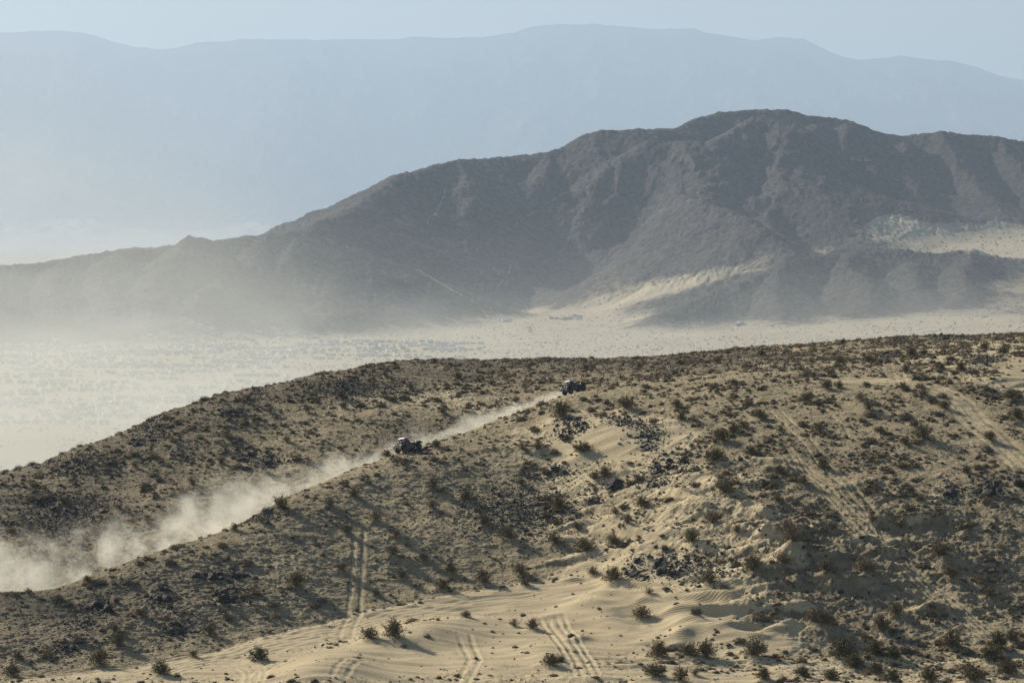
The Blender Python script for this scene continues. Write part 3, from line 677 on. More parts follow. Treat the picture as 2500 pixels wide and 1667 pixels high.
val = add_mesh('valley_and_mountain', np.stack([VX, VY, VZ], -1).reshape(-1, 3), vq, M_MTN, attrs={'sand': vs})
val.name = 'hills'
tag(val, 'dark rocky mountain ridge rising from the pale desert valley', kind='structure')

def vhit(u, s):
    c = int(np.clip(np.searchsorted(VU, u), 0, len(VU) - 1))
    col = ss_[:, c]
    k = int(np.argmax(col <= s))
    if k == 0: return None
    return VX[k, c], VY[k, c], VZ[k, c]

# ------------------------------------------------------------------ FAR RANGE
FSK = tab([(-900, 60), (-300, 90), (0, 80), (40, 80), (70, 77), (140, 75), (200, 80), (240, 90), (290, 106), (340, 117), (400, 122), (440, 117), (480, 106), (560, 101), (620, 96), (740, 99), (880, 97), (960, 98), (1010, 91), (1100, 94), (1180, 92), (1250, 82), (1300, 66), (1360, 60), (1450, 61), (1520, 65), (1600, 73),
           (1690, 70), (1730, 82), (1800, 92), (1840, 100), (1900, 91), (1960, 97), (2010, 120), (2060, 142), (2100, 148), (2160, 142), (2200, 137), (2260, 146), (2330, 152), (2380, 165), (2440, 186), (2500, 198), (2900, 240), (3600, 200)])
FU = np.concatenate([np.linspace(-1500, -60, 60)[:-1], np.arange(-60, 2561, 5.0), np.linspace(2560, 4000, 60)[1:]])
fy = np.concatenate([np.linspace(8550, 33000, 60)[:-1], np.linspace(33000, 45000, 300), np.linspace(45000, 49000, 20)[1:]])
FX = (FU[None, :] - W / 2) / F * fy[:, None]; FY = np.broadcast_to(fy[:, None], FX.shape)
zc = PT(FU, FSK(FU), 45000.0)[2][None, :]
t = np.clip((FY - 33000) / 12000, 0, 1)
back = np.clip((FY - 45000) / 4000, 0, 1)
FZ = -136 + (zc + 136) * (0.25 * t + 0.75 * t ** 1.5)
rel = fbm(FX / 2100, FY / 3400, 301, 6, 0.55, ridged=True)
FZ = FZ + (rel - 0.3) * 900 * np.sin(np.pi * np.clip(t, 0, 1)) ** 0.8 * (t > 0)
FZ = FZ - 1000 * back
FZ += 10 * fbm(FX / 85, FY / 85, 311, 2) * sstep(0.9, 1, t) + 22 * np.maximum(fbm(FX / 210, FY / 210, 313, 3), 0) * sstep(.9, 1, t)
fidx = np.arange(FX.size).reshape(FX.shape)
fq = np.stack([fidx[:-1, :-1], fidx[:-1, 1:], fidx[1:, 1:], fidx[1:, :-1]], -1).reshape(-1, 4)
fs = 0.35 * sstep(0.1, 0.6, fbm(FX / 1600, FY / 1200, 321, 4)) + (1 - sstep(0, 0.2, t)) * 0.7
far = add_mesh('far_mountains', np.stack([FX, FY, FZ], -1).reshape(-1, 3), fq, M_FAR, attrs={'sand': fs})
tag(far, 'pale blue mountain range on the horizon faded by haze', kind='structure')
# ground sheet beneath everything, out to the horizon
gs = 90000.0
gm = add_mesh('ground', [(-gs, -gs, -145), (gs, -gs, -145), (gs, gs, -145), (-gs, gs, -145)], np.array([[0, 1, 2, 3]]), M_FAR, attrs={'sand': [1, 1, 1, 1]})
tag(gm, kind='structure')

# ------------------------------------------------------------------ shape helpers for objects
class MB:
    def __init__(s): s.V = []; s.F = []; s.M = []; s.n = 0
    def add(s, V, Fs, m=0):
        V = np.asarray(V, float)
        s.V.append(V)
        for f in Fs: s.F.append([i + s.n for i in f]); s.M.append(m)
        s.n += len(V); return s
    def box(s, c, d, m=0, rot=None, taper=(1, 1), bev=0.0):
        """box with optionally narrowed top and chamfered upright edges"""
        cx, cy, cz = c; a, b, h = d[0] / 2, d[1] / 2, d[2] / 2
        e = bev
        if e > 0:
            ring = [(a - e, -b), (a, -b + e), (a, b - e), (a - e, b), (-a + e, b), (-a, b - e), (-a, -b + e), (-a + e, -b)]
        else: ring = [(a, -b), (a, b), (-a, b), (-a, -b)]
        n = len(ring)
        V = [(x, y, -h) for x, y in ring] + [(x * taper[0], y * taper[1], h) for x, y in ring]
        if e > 0:
            V[n:] = [(x * taper[0], y * taper[1], h - e) for x, y in ring]
            V += [(x * taper[0] * (1 - e / a), y * taper[1] * (1 - e / b), h) for x, y in ring]
        V = np.array(V)
        if rot is not None: V = V @ np.array(Euler(rot).to_matrix()).T
        V = V + np.array(c)
        Fs = [list(range(n))[::-1]]
        for L in range(len(V) // n - 1):
            Fs += [[L * n + i, L * n + (i + 1) % n, (L + 1) * n + (i + 1) % n, (L + 1) * n + i] for i in range(n)]
        Fs.append([len(V) - n + i for i in range(n)])
        return s.add(V, Fs, m)
    def tube(s, pts, r, m=0, n=6):
        pts = [np.array(p, float) for p in pts]; V = []; k = len(pts)
        rr = r if isinstance(r, (list, tuple)) else [r] * k
        for i, p in enumerate(pts):
            d = pts[min(i + 1, k - 1)] - pts[max(i - 1, 0)]; d /= np.linalg.norm(d) + 1e-9
            up = np.array([0, 0, 1.0]) if abs(d[2]) < 0.9 else np.array([1.0, 0, 0])
            a = np.cross(d, up); a /= np.linalg.norm(a); b = np.cross(a, d)
            for j in range(n):
                t = 2 * math.pi * j / n
                V.append(p + rr[i] * (a * math.cos(t) + b * math.sin(t)))
        Fs = []
        for i in range(k - 1):
            Fs += [[i * n + j, i * n + (j + 1) % n, (i + 1) * n + (j + 1) % n, (i + 1) * n + j] for j in range(n)]
        Fs += [list(range(n))[::-1], [(k - 1) * n + j for j in range(n)]]
        return s.add(V, Fs, m)
    def lathe(s, prof, c, m=0, n=24, lugs=0.0):
        """prof: (y, r) pairs turned about the y axis through c"""
        V = []
        for q, (y, r) in enumerate(prof):
            for j in range(n):
                t = 2 * math.pi * j / n
                rr = r * (1 + (lugs if j % 2 and 0 < q < len(prof) - 1 else 0))
                V.append((c[0] + rr * math.cos(t), c[1] + y, c[2] + rr * math.sin(t)))
        Fs = []
        for i in range(len(prof) - 1):
            Fs += [[i * n + j, i * n + (j + 1) % n, (i + 1) * n + (j + 1) % n, (i + 1) * n + j] for j in range(n)]
        Fs += [list(range(n))[::-1], [(len(prof) - 1) * n + j for j in range(n)]]
        return s.add(V, Fs, m)
    def prism(s, prof, y0, y1, m=0, narrow=0.0):
        """side outline (x, z) given a width, the top narrowed a little"""
        n = len(prof); zs = [p[1] for p in prof]; lo, hi = min(zs), max(zs)
        def yy(y, z): return y * (1 - narrow * (z - lo) / (hi - lo + 1e-9))
        V = [(x, yy(y0, z), z) for x, z in prof] + [(x, yy(y1, z), z) for x, z in prof]
        Fs = [list(range(n)), [n + i for i in range(n)][::-1]] + [[i, n + i, n + (i + 1) % n, (i + 1) % n] for i in range(n)]
        return s.add(V, Fs, m)
    def build(s, name, mats, parent=None, smooth=False):
        me = bpy.data.meshes.new(name)
        me.from_pydata([tuple(v) for v in np.concatenate(s.V)], [], s.F)
        for m in (mats if isinstance(mats, (list, tuple)) else [mats]): me.materials.append(m)
        me.polygons.foreach_set('material_index', s.M)
        me.polygons.foreach_set('use_smooth', [smooth] * len(s.F))
        me.update()
        o = bpy.data.objects.new(name, me); COL.objects.link(o)
        if parent is not None: o.parent = parent
        return o

def veg_mat(name, a, b, c):
    m, nt, bs = mat_new(name)
    tc = N(nt, 'ShaderNodeTexCoord'); oi = N(nt, 'ShaderNodeObjectInfo')
    f = noise(nt, tc.outputs['Object'], 5.0, 3)
    col = mixc(nt, ramp(nt, f, 0.35, 0.65), a, b)
    col = mixc(nt, mathn(nt, 'MULTIPLY', oi.outputs['Random'], 0.55), col, c)
    nt.links.new(col, bs.inputs['Base Color']); bs.inputs['Roughness'].default_value = 0.8
    bs.inputs['Specular IOR Level'].default_value = 0.2
    return m
def mass_mat(name, a, b, c, sc_=0.9):
    m, nt, bs = mat_new(name)
    tc = N(nt, 'ShaderNodeTexCoord')
    col = mixc(nt, ramp(nt, noise(nt, tc.outputs['Object'], sc_, 2), 0.4, 0.6), a, b)
    col = mixc(nt, ramp(nt, noise(nt, tc.outputs['Object'], sc_ * 2.7, 2), 0.55, 0.7), col, c)
    nt.links.new(col, bs.inputs['Base Color']); bs.inputs['Roughness'].default_value = 0.9
    bs.inputs['Specular IOR Level'].default_value = 0.2
    return m
M_LEAF = {'c': veg_mat('creosote_leaf', (0.12, 0.096, 0.042), (0.20, 0.155, 0.072), (0.15, 0.125, 0.05)),
          'g': veg_mat('green_creosote_leaf', (0.088, 0.086, 0.030), (0.15, 0.135, 0.052), (0.12, 0.11, 0.04)),
          'd': veg_mat('dry_twig', (0.145, 0.112, 0.060), (0.235, 0.185, 0.10), (0.19, 0.15, 0.085)),
          'p': veg_mat('pale_twig', (0.19, 0.15, 0.085), (0.27, 0.215, 0.13), (0.22, 0.18, 0.10))}
M_STEM = veg_mat('shrub_stem', (0.11, 0.085, 0.06), (0.16, 0.125, 0.09), (0.12, 0.1, 0.08))
M_SHRUB = [veg_mat('brown_shrub', (0.11, 0.078, 0.042), (0.17, 0.125, 0.068), (0.10, 0.085, 0.055)), veg_mat('straw_shrub', (0.20, 0.15, 0.075), (0.28, 0.21, 0.11), (0.16, 0.12, 0.07)),
           veg_mat('grey_shrub', (0.12, 0.105, 0.075), (0.18, 0.155, 0.11), (0.14, 0.12, 0.09))]
M_SHRUBS = mass_mat('shrub_mass', (0.095, 0.070, 0.036), (0.15, 0.112, 0.058), (0.22, 0.16, 0.08), 0.8)
def rock_mat(name, a, b, c):
    m, nt, bs = mat_new(name)
    tc = N(nt, 'ShaderNodeTexCoord'); V = tc.outputs['Object']
    f = noise(nt, V, 2.5, 5, .7)
    col = mixc(nt, ramp(nt, f, 0.35, 0.65), a, b)
    col = mixc(nt, mathn(nt, 'MULTIPLY', ramp(nt, noise(nt, V, 7, 3), 0.55, 0.7), 0.5), col, c)
    oi = N(nt, 'ShaderNodeObjectInfo')
    col = mixc(nt, mathn(nt, 'MULTIPLY', mathn(nt, 'POWER', oi.outputs['Random'], 2.0), 0.45), col, (0.15, 0.125, 0.095))
    nt.links.new(col, bs.inputs['Base Color']); bs.inputs['Roughness'].default_value = 0.8; bs.inputs['Specular IOR Level'].default_value = 0.25
    bp = N(nt, 'ShaderNodeBump'); bp.inputs['Distance'].default_value = 0.12
    nt.links.new(noise(nt, V, 6, 4, .7), bp.inputs['Height']); nt.links.new(bp.outputs[0], bs.inputs['Normal'])
    return m
M_ROCK = rock_mat('dark_varnished_rock', (0.022, 0.020, 0.018), (0.048, 0.043, 0.038), (0.11, 0.095, 0.08))
M_ROCKP = rock_mat('pale_split_rock', (0.16, 0.14, 0.12), (0.24, 0.21, 0.18), (0.10, 0.085, 0.07))

def creosote_proto(seed, dense):
    r = np.random.default_rng(seed)
    st_ = MB(); LV = []
    ns = 44
    tips = []
    for i in range(ns):
        az = r.uniform(0, 2 * math.pi); tilt = r.uniform(0.1, 1.45); L = r.uniform(0.75, 1.1) * (1.0 - 0.12 * tilt)
        p = np.array([r.normal(0, .07), r.normal(0, .07), 0.0]); pts = [p.copy()]; t = tilt * 0.8
        for k in range(4):
            t2 = t + (k - 1.5) * 0.10 + r.normal(0, .08); a2 = az + r.normal(0, .12)
            p = p + L / 4 * 1.15 * np.array([math.sin(t2) * math.cos(a2), math.sin(t2) * math.sin(a2), math.cos(t2)]); pts.append(p.copy())
        st_.tube(pts, [.020, .016, .012, .009, .004], n=3)
        for q in range(6):
            f = r.uniform(0.35, 1.0) * 4; j = min(int(f), 3); b = pts[j] + (pts[j + 1] - pts[j]) * (f - j)
            d = np.array([r.normal(), r.normal(), abs(r.normal()) + 0.3]); d /= np.linalg.norm(d)
            tip = b + d * r.uniform(.12, .30)
            st_.tube([b, tip], [.007, .003], n=3)
            tips.append((b, tip))
        tips.append((pts[3], pts[4]))
    nleaf = dense
    T = np.array([(a, b) for a, b in tips]); k = r.integers(0, len(T), nleaf); f = r.uniform(0.2, 1.1, nleaf)[:, None]
    c = T[k, 0] * (1 - f) + T[k, 1] * f + r.normal(0, .035, (nleaf, 3))
    nf_ = nleaf // 3          # leaves low down and inside the crown
    g_ = r.normal(size=(nf_, 3)); g_ /= np.linalg.norm(g_, axis=1)[:, None]; g_ *= (r.uniform(0.25, 1, nf_) ** 0.6)[:, None] * np.array([.80, .80, .62])
    c[:nf_] = np.abs(g_) * np.array([1, 1, 1]) * np.where(r.uniform(size=(nf_, 3)) < .5, -1, 1); c[:nf_, 2] = np.abs(c[:nf_, 2])
    c[:, 2] = np.maximum(c[:, 2], 0.02)
    a = r.normal(size=(nleaf, 3)); a /= np.linalg.norm(a, axis=1)[:, None]
    b = np.cross(a, r.normal(size=(nleaf, 3))); b /= np.linalg.norm(b, axis=1)[:, None]
    s1 = r.uniform(.025, .060, nleaf)[:, None]; s2 = s1 * r.uniform(.35, .8, nleaf)[:, None]
    V = np.stack([c - a * s1, c + b * s2, c + a * s1, c - b * s2], 1).reshape(-1, 3)
    return st_, V, np.arange(nleaf * 4).reshape(-1, 4)

PROTO = {}
def get_proto(kind, i):
    if (kind, i) not in PROTO:
        st_, V, Q = creosote_proto(100 + i * 7 + ord(kind), {'c': 1900, 'g': 2800, 'd': 1300, 'p': 600}[kind])
        root = empty('creosote_bush')
        f = add_mesh('foliage', V, Q, M_LEAF[kind], root, smooth=False)
        s_ = st_.build('stems', M_STEM, root)
        PROTO[(kind, i)] = [root, False]
    return PROTO[(kind, i)]

# landmarks of the picture by which a thing can be pointed out: phrase, x, y
LM = [('the twin wheel ruts on the left slope', 870, 1430), ('the upper rippled dune', 1480, 1075), ('the lower rippled dune', 1500, 1500), ('the short curved ruts at the bottom', 1140, 1610),
      ('the wide track on the right slope', 2120, 1290), ('the bend of the sandy road', 2230, 945), ('the crossing ruts at lower right', 2280, 1555), ('the black boulders on the left slope', 450, 1480),
      ('the dusty pink roofed buggy', 1000, 1105), ('the boulder pile below the upper dune', 1640, 1140), ('the looping tracks right of centre', 2310, 1075), ('the sandy bench at bottom left', 450, 1630),
      ('the race line ridge at left', 250, 1410), ('the steep sandy bank at the bottom', 1750, 1600), ('the black boulders of the lower drift', 1600, 1400), ('the grey gravel flat at the bottom right', 2200, 1655),
      ('the outcrop on the right crest', 2220, 850), ('the shaded hollow right of centre', 1930, 1400), ('the faint diagonal tracks', 1080, 1280)]
LMB = [('the long crest left of the buggies', 600, 1000), ('the dust trail', 600, 1200), ('the flat middle crest', 1150, 900), ('the black buggy', 1404, 940), ('the outcrop on the right crest', 2220, 850), ('the dark rocks above the dust', 330, 1180)]
NUM = ['leftmost', 'second from left', 'third from left', 'fourth from left', 'fifth from left', 'sixth from left', 'seventh from left', 'eighth from left', 'ninth from left', 'tenth from left', 'eleventh from left', 'twelfth from left']
def where(u, s, back):
    L = LMB if back else LM
    n, lu, ls = min(L, key=lambda q: math.hypot((q[1] - u), (q[2] - s) * 1.4))
    du, ds = u - lu, (s - ls) * 1.3
    if abs(du) >= abs(ds): d = 'left of' if du < 0 else 'right of'
    else: d = 'above' if ds < 0 else 'below'
    return d + ' ' + n
LOOK = {'c': 'olive brown', 'g': 'dark green', 'd': 'dry brown', 'p': 'pale sparse'}
buckets = {}
for i, (x, y, w, k, u, s) in enumerate(bsites):
    back = i >= len(BUSH)
    sizew = 'big ' if w > 2.1 else ('small ' if w < 1.05 else '')
    buckets.setdefault((sizew + LOOK[k] + ' bush', where(u, s, back)), []).append((u, i))
blabel = {}
for (a, b), L in buckets.items():
    L.sort()
    for n, (u, i) in enumerate(L):
        blabel[i] = f'{a} {b}' if len(L) == 1 else f'{a} {b}, {NUM[n]}'
        if len(blabel[i].split()) > 16: blabel[i] = blabel[i].replace('small ', '').replace('big ', '')
lrng = np.random.default_rng(5)
for i, (x, y, w, k, u, s) in enumerate(bsites):
    p = get_proto(k, int(lrng.integers(0, 4)))
    if not p[1]: root = p[0]; p[1] = True
    else: root = copy_tree(p[0])
    sc_ = w / 2 * 1.36
    root.location = (x, y, ground(x, y) - 0.05 * w)
    root.scale = (sc_ * lrng.uniform(.9, 1.1), sc_ * lrng.uniform(.9, 1.1), sc_ * lrng.uniform(.75, 1.0))
    root.rotation_euler = (lrng.normal(0, .08), lrng.normal(0, .08), lrng.uniform(0, 6.28))
    tag(root, blabel[i], 'bush', 'creosote bushes on the hillside')

# ---- scattering over the visible part of the near hill
cellA = np.zeros_like(X0)
cellA[:-1, :-1] = np.abs((X0[:-1, 1:] - X0[:-1, :-1]) * (Y0[1:, :-1] - Y0[:-1, :-1]))
vis = ((seg > 1.85) & (seg < 5.02) | (seg >= 5.02) & (seg <= 6.25) & (Ug > 1410) | (seg > 6.25) & (seg < 8.12)) & (Ug > -330) & (Ug < 2880)
UCg, SCg = PX(X0, Y0, Z1)
def scatter(n, dens, seed):
    r = np.random.default_rng(seed)
    wgt = (cellA * vis * dens).ravel(); wgt = np.clip(wgt, 0, None)
    cs = np.cumsum(wgt); k = np.searchsorted(cs, r.uniform(0, cs[-1], n)); k = np.minimum(k, wgt.size - 1)
    rr, cc = np.unravel_index(k, X0.shape); rr = np.minimum(rr, NR - 2); cc = np.minimum(cc, NC - 2)
    a = r.uniform(0, 1, n); b = r.uniform(0, 1, n)
    def lerp(A): return (A[rr, cc] * (1 - a) + A[rr, cc + 1] * a) * (1 - b) + (A[rr + 1, cc] * (1 - a) + A[rr + 1, cc + 1] * a) * b
    return np.stack([lerp(X0), lerp(Y0), lerp(Z1)], 1), Ug[rr, cc], Sg[rr, cc], seg[rr, cc] > 6

def rotz(V, a):
    c, s = np.cos(a)[:, None], np.sin(a)[:, None]
    return np.stack([V[..., 0] * c - V[..., 1] * s, V[..., 0] * s + V[..., 1] * c, V[..., 2] + 0 * s], -1)
def mass(name, protos, pos, size, seed, mat, smooth=False, zs=1.0):
    r = np.random.default_rng(seed); Vs = []; Fs = {}
    base = 0; pk = r.integers(0, len(protos), len(pos))
    for i, (PV, PF) in enumerate(protos):
        sel = np.where(pk == i)[0]
        if not len(sel): continue
        V = rotz(np.broadcast_to(PV[None], (len(sel),) + PV.shape) * size[sel][:, None, None] * r.uniform(.75, 1.3, (len(sel), 1, 3)), r.uniform(0, 6.28, len(sel)))
        V = V + pos[sel][:, None, :]
        nf = len(PV)
        for f in (PF if isinstance(PF, list) else [PF]):
            Fs.setdefault(f.shape[1], []).append((f[None] + (np.arange(len(sel)) * nf)[:, None, None] + base).reshape(-1, f.shape[1]))
        Vs.append(V.reshape(-1, 3)); base += len(sel) * nf
    return add_mesh(name, np.concatenate(Vs), [np.concatenate(v) for v in Fs.values()], mat, smooth=smooth)

def dome_shrub(seed, blades, rings=4, seg_=9, core=0.82):
    r = np.random.default_rng(seed); V = []; Fq = []
    for i in range(rings):
        ph = math.pi / 2 * i / rings
        for j in range(seg_):
            t = 2 * math.pi * (j + .5 * (i % 2)) / seg_; q = core * r.uniform(.78, 1.12)
            V.append((q * math.cos(ph) * math.cos(t), q * math.cos(ph) * math.sin(t), 0.62 * q * math.sin(ph) * 1.05 - .05))
    V.append((0, 0, 0.55 * core)); top = len(V) - 1
    for i in range(rings - 1):
        for j in range(seg_): Fq.append((i * seg_ + j, i * seg_ + (j + 1) % seg_, (i + 1) * seg_ + (j + 1) % seg_, (i + 1) * seg_ + j))
    Ft = [((rings - 1) * seg_ + j, (rings - 1) * seg_ + (j + 1) % seg_, top) for j in range(seg_)]
    for b in range(blades):
        t = r.uniform(0, 6.28); ph = math.asin(r.uniform(0.02, 1)); d = np.array([math.cos(ph) * math.cos(t), math.cos(ph) * math.sin(t), .75 * math.sin(ph) + .05])
        a = d * r.uniform(.45, .7); c = d * r.uniform(.92, 1.28) + r.normal(0, .06, 3); w = np.cross(d, r.normal(size=3)); w *= r.uniform(.02, .05) / np.linalg.norm(w)
        k = len(V); V += [a - w, a + w, c]; Ft.append((k, k + 1, k + 2))
    return np.array([tuple(v) for v in V]), [np.array(Fq), np.array(Ft)]

open_ = (1 - 0.86 * smooth_sand) * np.clip(1 - 1.3 * trk, 0, 1)
patch = np.clip(0.42 + 2.3 * fbm(X0 / 8, Y0 / 6, 401, 3), 0.06, 2.4)
clear_ = 1.0 - sum(np.exp(-(((X0 - q_[0]) ** 2 + (Y0 - q_[1]) ** 2) / 9.0) ** 2) for q_ in (hit0(1404, 962), hit0(998, 1106)))
dens_shrub = np.clip(clear_, 0, 1) * open_ * patch * (0.55 + 0.9 * sstep(1300, 1800, Ug) * F_ + 1.0 * Bl + 0.6 * sstep(1250, 1100, Sg) * F_)
pos, su, ss2, sb = scatter(21000, dens_shrub, 21)
r_ = np.random.default_rng(3)
size = np.exp(r_.normal(-1.35, 0.50, len(pos))); size = np.clip(size, .10, .75)
inpic = (su > 5) & (su < 2495) & (ss2 < 1660)
order = np.argsort(-(size / pos[:, 1]) * inpic)
ind = order[:290]; rest = order[290:]
SP = [dome_shrub(60 + i, 150, 5, 11) for i in range(6)]
made = {}
for n, i in enumerate(ind):
    mi = int(r_.integers(0, 3)) if not sb[i] else int(r_.choice([0, 1, 1, 2])); key = (n % 6, mi)
    if key not in made:
        o = add_mesh('dry_shrub', SP[n % 6][0], SP[n % 6][1], M_SHRUB[mi], smooth=False); made[key] = o
    else:
        o = made[key].copy(); COL.objects.link(o)
    o.location = tuple(pos[i]); o.scale = (size[i] * r_.uniform(.85, 1.3), size[i] * r_.uniform(.85, 1.3), size[i] * r_.uniform(.8, 1.25)); o.rotation_euler = (r_.normal(0, .1), r_.normal(0, .1), r_.uniform(0, 6.28))
    wn_ = where(su[i], ss2[i], bool(sb[i])); cn = ['brown', 'straw coloured', 'grey'][mi]
    tag(o, f'low rounded {cn} shrub {wn_}', 'shrub', f'low {cn} shrubs {wn_}')
SPm = [dome_shrub(90 + i, 26, 3, 7) for i in range(6)]
tag(mass('small_shrubs', SPm, pos[rest], size[rest] * 0.95, 5, M_SHRUBS), 'small dry shrubs and tufts strewn over the hillside', kind='stuff')

# ---- boulders
def rock_proto(seed, sub=2):
    r = np.random.default_rng(seed)
    bm = __import__('bmesh').new(); __import__('bmesh').ops.create_icosphere(bm, subdivisions=sub, radius=1)
    V = np.array([v.co[:] for v in bm.verts]); Fc = np.array([[v.index for v in f.verts] for f in bm.faces]); bm.free()
    for k in range(11):
        n = r.normal(size=3); n /= np.linalg.norm(n); d = r.uniform(.45, .85); h = V @ n - d
        V = V - np.where(h > 0, h, 0)[:, None] * n[None]
    V += r.normal(0, .035, V.shape); V *= np.array([r.uniform(.8, 1.2), r.uniform(.8, 1.1), r.uniform(.65, .95)])
    return V, Fc
RP = [rock_proto(200 + i, 2) for i in range(8)]
CL = [  # clump: name, x, y, spread x, spread y, count, largest px radius, back
 ('below the crest of the upper dune', 1535, 1052, 42, 14, 14, 9, 0), ('trailing off the upper dune to the right', 1590, 1078, 28, 22, 16, 8, 0), ('beside the upper dune on its left', 1388, 1062, 34, 20, 11, 8, 0),
 ('in the jagged pile below the upper dune', 1610, 1150, 26, 22, 16, 10, 0), ('at the right end of the jagged pile', 1668, 1150, 14, 22, 7, 13, 0), ('under the jagged pile', 1590, 1185, 60, 10, 12, 6, 0),
 ('left of the leafy bush on the upper dune', 1355, 1156, 34, 10, 9, 11, 0), ('in the big dark heap under the upper dune', 1500, 1192, 22, 7, 5, 17, 0), ('in the dark heap beside the bush', 1452, 1222, 16, 8, 4, 13, 0),
 ('in the black group of the lower drift', 1556, 1405, 22, 20, 13, 10, 0), ('in the right part of the lower drift group', 1625, 1393, 24, 16, 8, 14, 0), ('above the lower drift group', 1660, 1412, 14, 10, 4, 9, 0),
 ('in the upper black outcrop of the left slope', 517, 1402, 24, 12, 7, 15, 0), ('in the second black outcrop of the left slope', 575, 1405, 22, 12, 6, 14, 0), ('in the broad black outcrop left of the ruts', 555, 1460, 34, 16, 11, 15, 0),
 ('in the shaded outcrop of the left slope', 395, 1462, 30, 16, 8, 15, 0), ('in the leftmost large outcrop', 249, 1480, 26, 14, 8, 15, 0), ('in the low outcrop of the left slope', 205, 1522, 22, 10, 6, 12, 0), ('in the outcrop above the bottom left bench', 430, 1530, 30, 16, 7, 12, 0),
 ('near the bottom left corner', 140, 1588, 50, 12, 7, 11, 0), ('on the race line ridge by the pink roofed buggy', 1034, 1099, 14, 6, 5, 12, 0), ('below the pink roofed buggy', 985, 1128, 24, 10, 7, 8, 0), ('along the race line ridge', 620, 1262, 60, 12, 8, 8, 0),
 ('on the ridge at the far left', 30, 1452, 40, 5, 6, 9, 0), ('in the dark outcrop of the right slope', 2412, 1196, 30, 20, 9, 15, 0), ('at the right edge of the picture', 2487, 1175, 10, 14, 3, 17, 0), ('in the small group on the right slope', 2320, 1200, 22, 16, 6, 11, 0),
 ('on the faint tracks of the middle slope', 1270, 1250, 120, 50, 8, 8, 0), ('in the sand right of the dune bushes', 1700, 1400, 60, 30, 5, 9, 0), ('near the right sandy slope', 2400, 885, 40, 16, 6, 8, 0),
 ('in the dark outcrop under the right crest', 2172, 867, 20, 5, 7, 12, 1), ('on the highest outcrop of the right crest', 2285, 823, 20, 4, 8, 10, 1), ('in the low outcrop of the right crest', 2198, 831, 22, 4, 6, 8, 1), ('on the right skyline', 2350, 823, 30, 2, 3, 8, 1),
 ('in the black rocks above the dust', 660, 1122, 26, 14, 9, 13, 1), ('in the second black rocks above the dust', 598, 1110, 24, 14, 8, 13, 1), ('in the split outcrop of the long crest', 568, 1008, 22, 10, 8, 9, 1), ('on the knob of the long crest', 628, 956, 14, 4, 5, 9, 1),
 ('on the left skyline', 370, 1040, 40, 12, 7, 8, 1), ('on the far left back slope', 200, 1135, 60, 20, 6, 9, 1), ('high on the left back slope', 350, 1078, 30, 12, 6, 9, 1), ('above the dust at far left', 150, 1260, 90, 40, 7, 10, 1), ('on the middle of the back slope', 860, 950, 90, 20, 8, 8, 1)]
# dust puffs and wheel ruts cross many of them; the count stays under 300
made = []
brg = np.random.default_rng(77); nb = 0
for (nm, u0, s0, du, ds, cnt, rp, bk) in CL:
    for j in range(cnt):
        u = u0 + brg.normal(0, .62) * du; s = s0 + brg.normal(0, .62) * ds
        if bk: s = max(s, float(R2(u)) + 1.5)
        x, y = hit0(u, s, bool(bk))
        rad = 1.3 * rp / F * y * (1.0 if j == 0 else brg.uniform(.30, .85))
        if len(made) < 8:
            o = add_mesh('boulder', RP[len(made)][0], RP[len(made)][1], M_ROCK, smooth=False); made.append(o)
        else:
            o = made[int(brg.integers(0, 8))].copy(); COL.objects.link(o)
        o.location = (x, y, ground(x, y) + rad * 0.02)
        o.scale = (rad * brg.uniform(.9, 1.3), rad * brg.uniform(.9, 1.3), rad * brg.uniform(.7, 1.2)); o.rotation_euler = (brg.normal(0, .4), brg.normal(0, .4), brg.uniform(0, 6.28))
        if j == 0: tag(o, f'largest dark boulder {nm}', 'boulder', 'dark boulders on the hillside')
        else: tag(o, f'smaller dark boulder {nm}', 'boulder', f'smaller boulders {nm}')
        nb += 1
print('boulders', nb)
clear_ = 1.0 - sum(np.exp(-(((X0 - q_[0]) ** 2 + (Y0 - q_[1]) ** 2) / 9.0) ** 2) for q_ in (hit0(1404, 962), hit0(998, 1106)))
open_ = open_ * np.clip(clear_, 0, 1)
stony = open_ * (0.25 + 1.1 * gravel + 0.5 * np.clip(fbm(X0 / 5, Y0 / 4, 411, 3), 0, 1))
for (nm, u0, s0, du, ds, cnt, rp, bk) in CL:
    stony += 15 * blob(u0, s0, du * 1.1, ds * 1.1) * (Bl if bk else F_)
pos, su, ss2, sb = scatter(74000, stony, 31)
size = np.clip(np.exp(r_.normal(-2.4, .5, len(pos))), .04, .55)
RPs = [rock_proto(300 + i, 1) for i in range(8)]
tag(mass('rubble', RPs, pos, size, 8, M_ROCK), 'dark angular stones strewn over the slopes', kind='stuff')

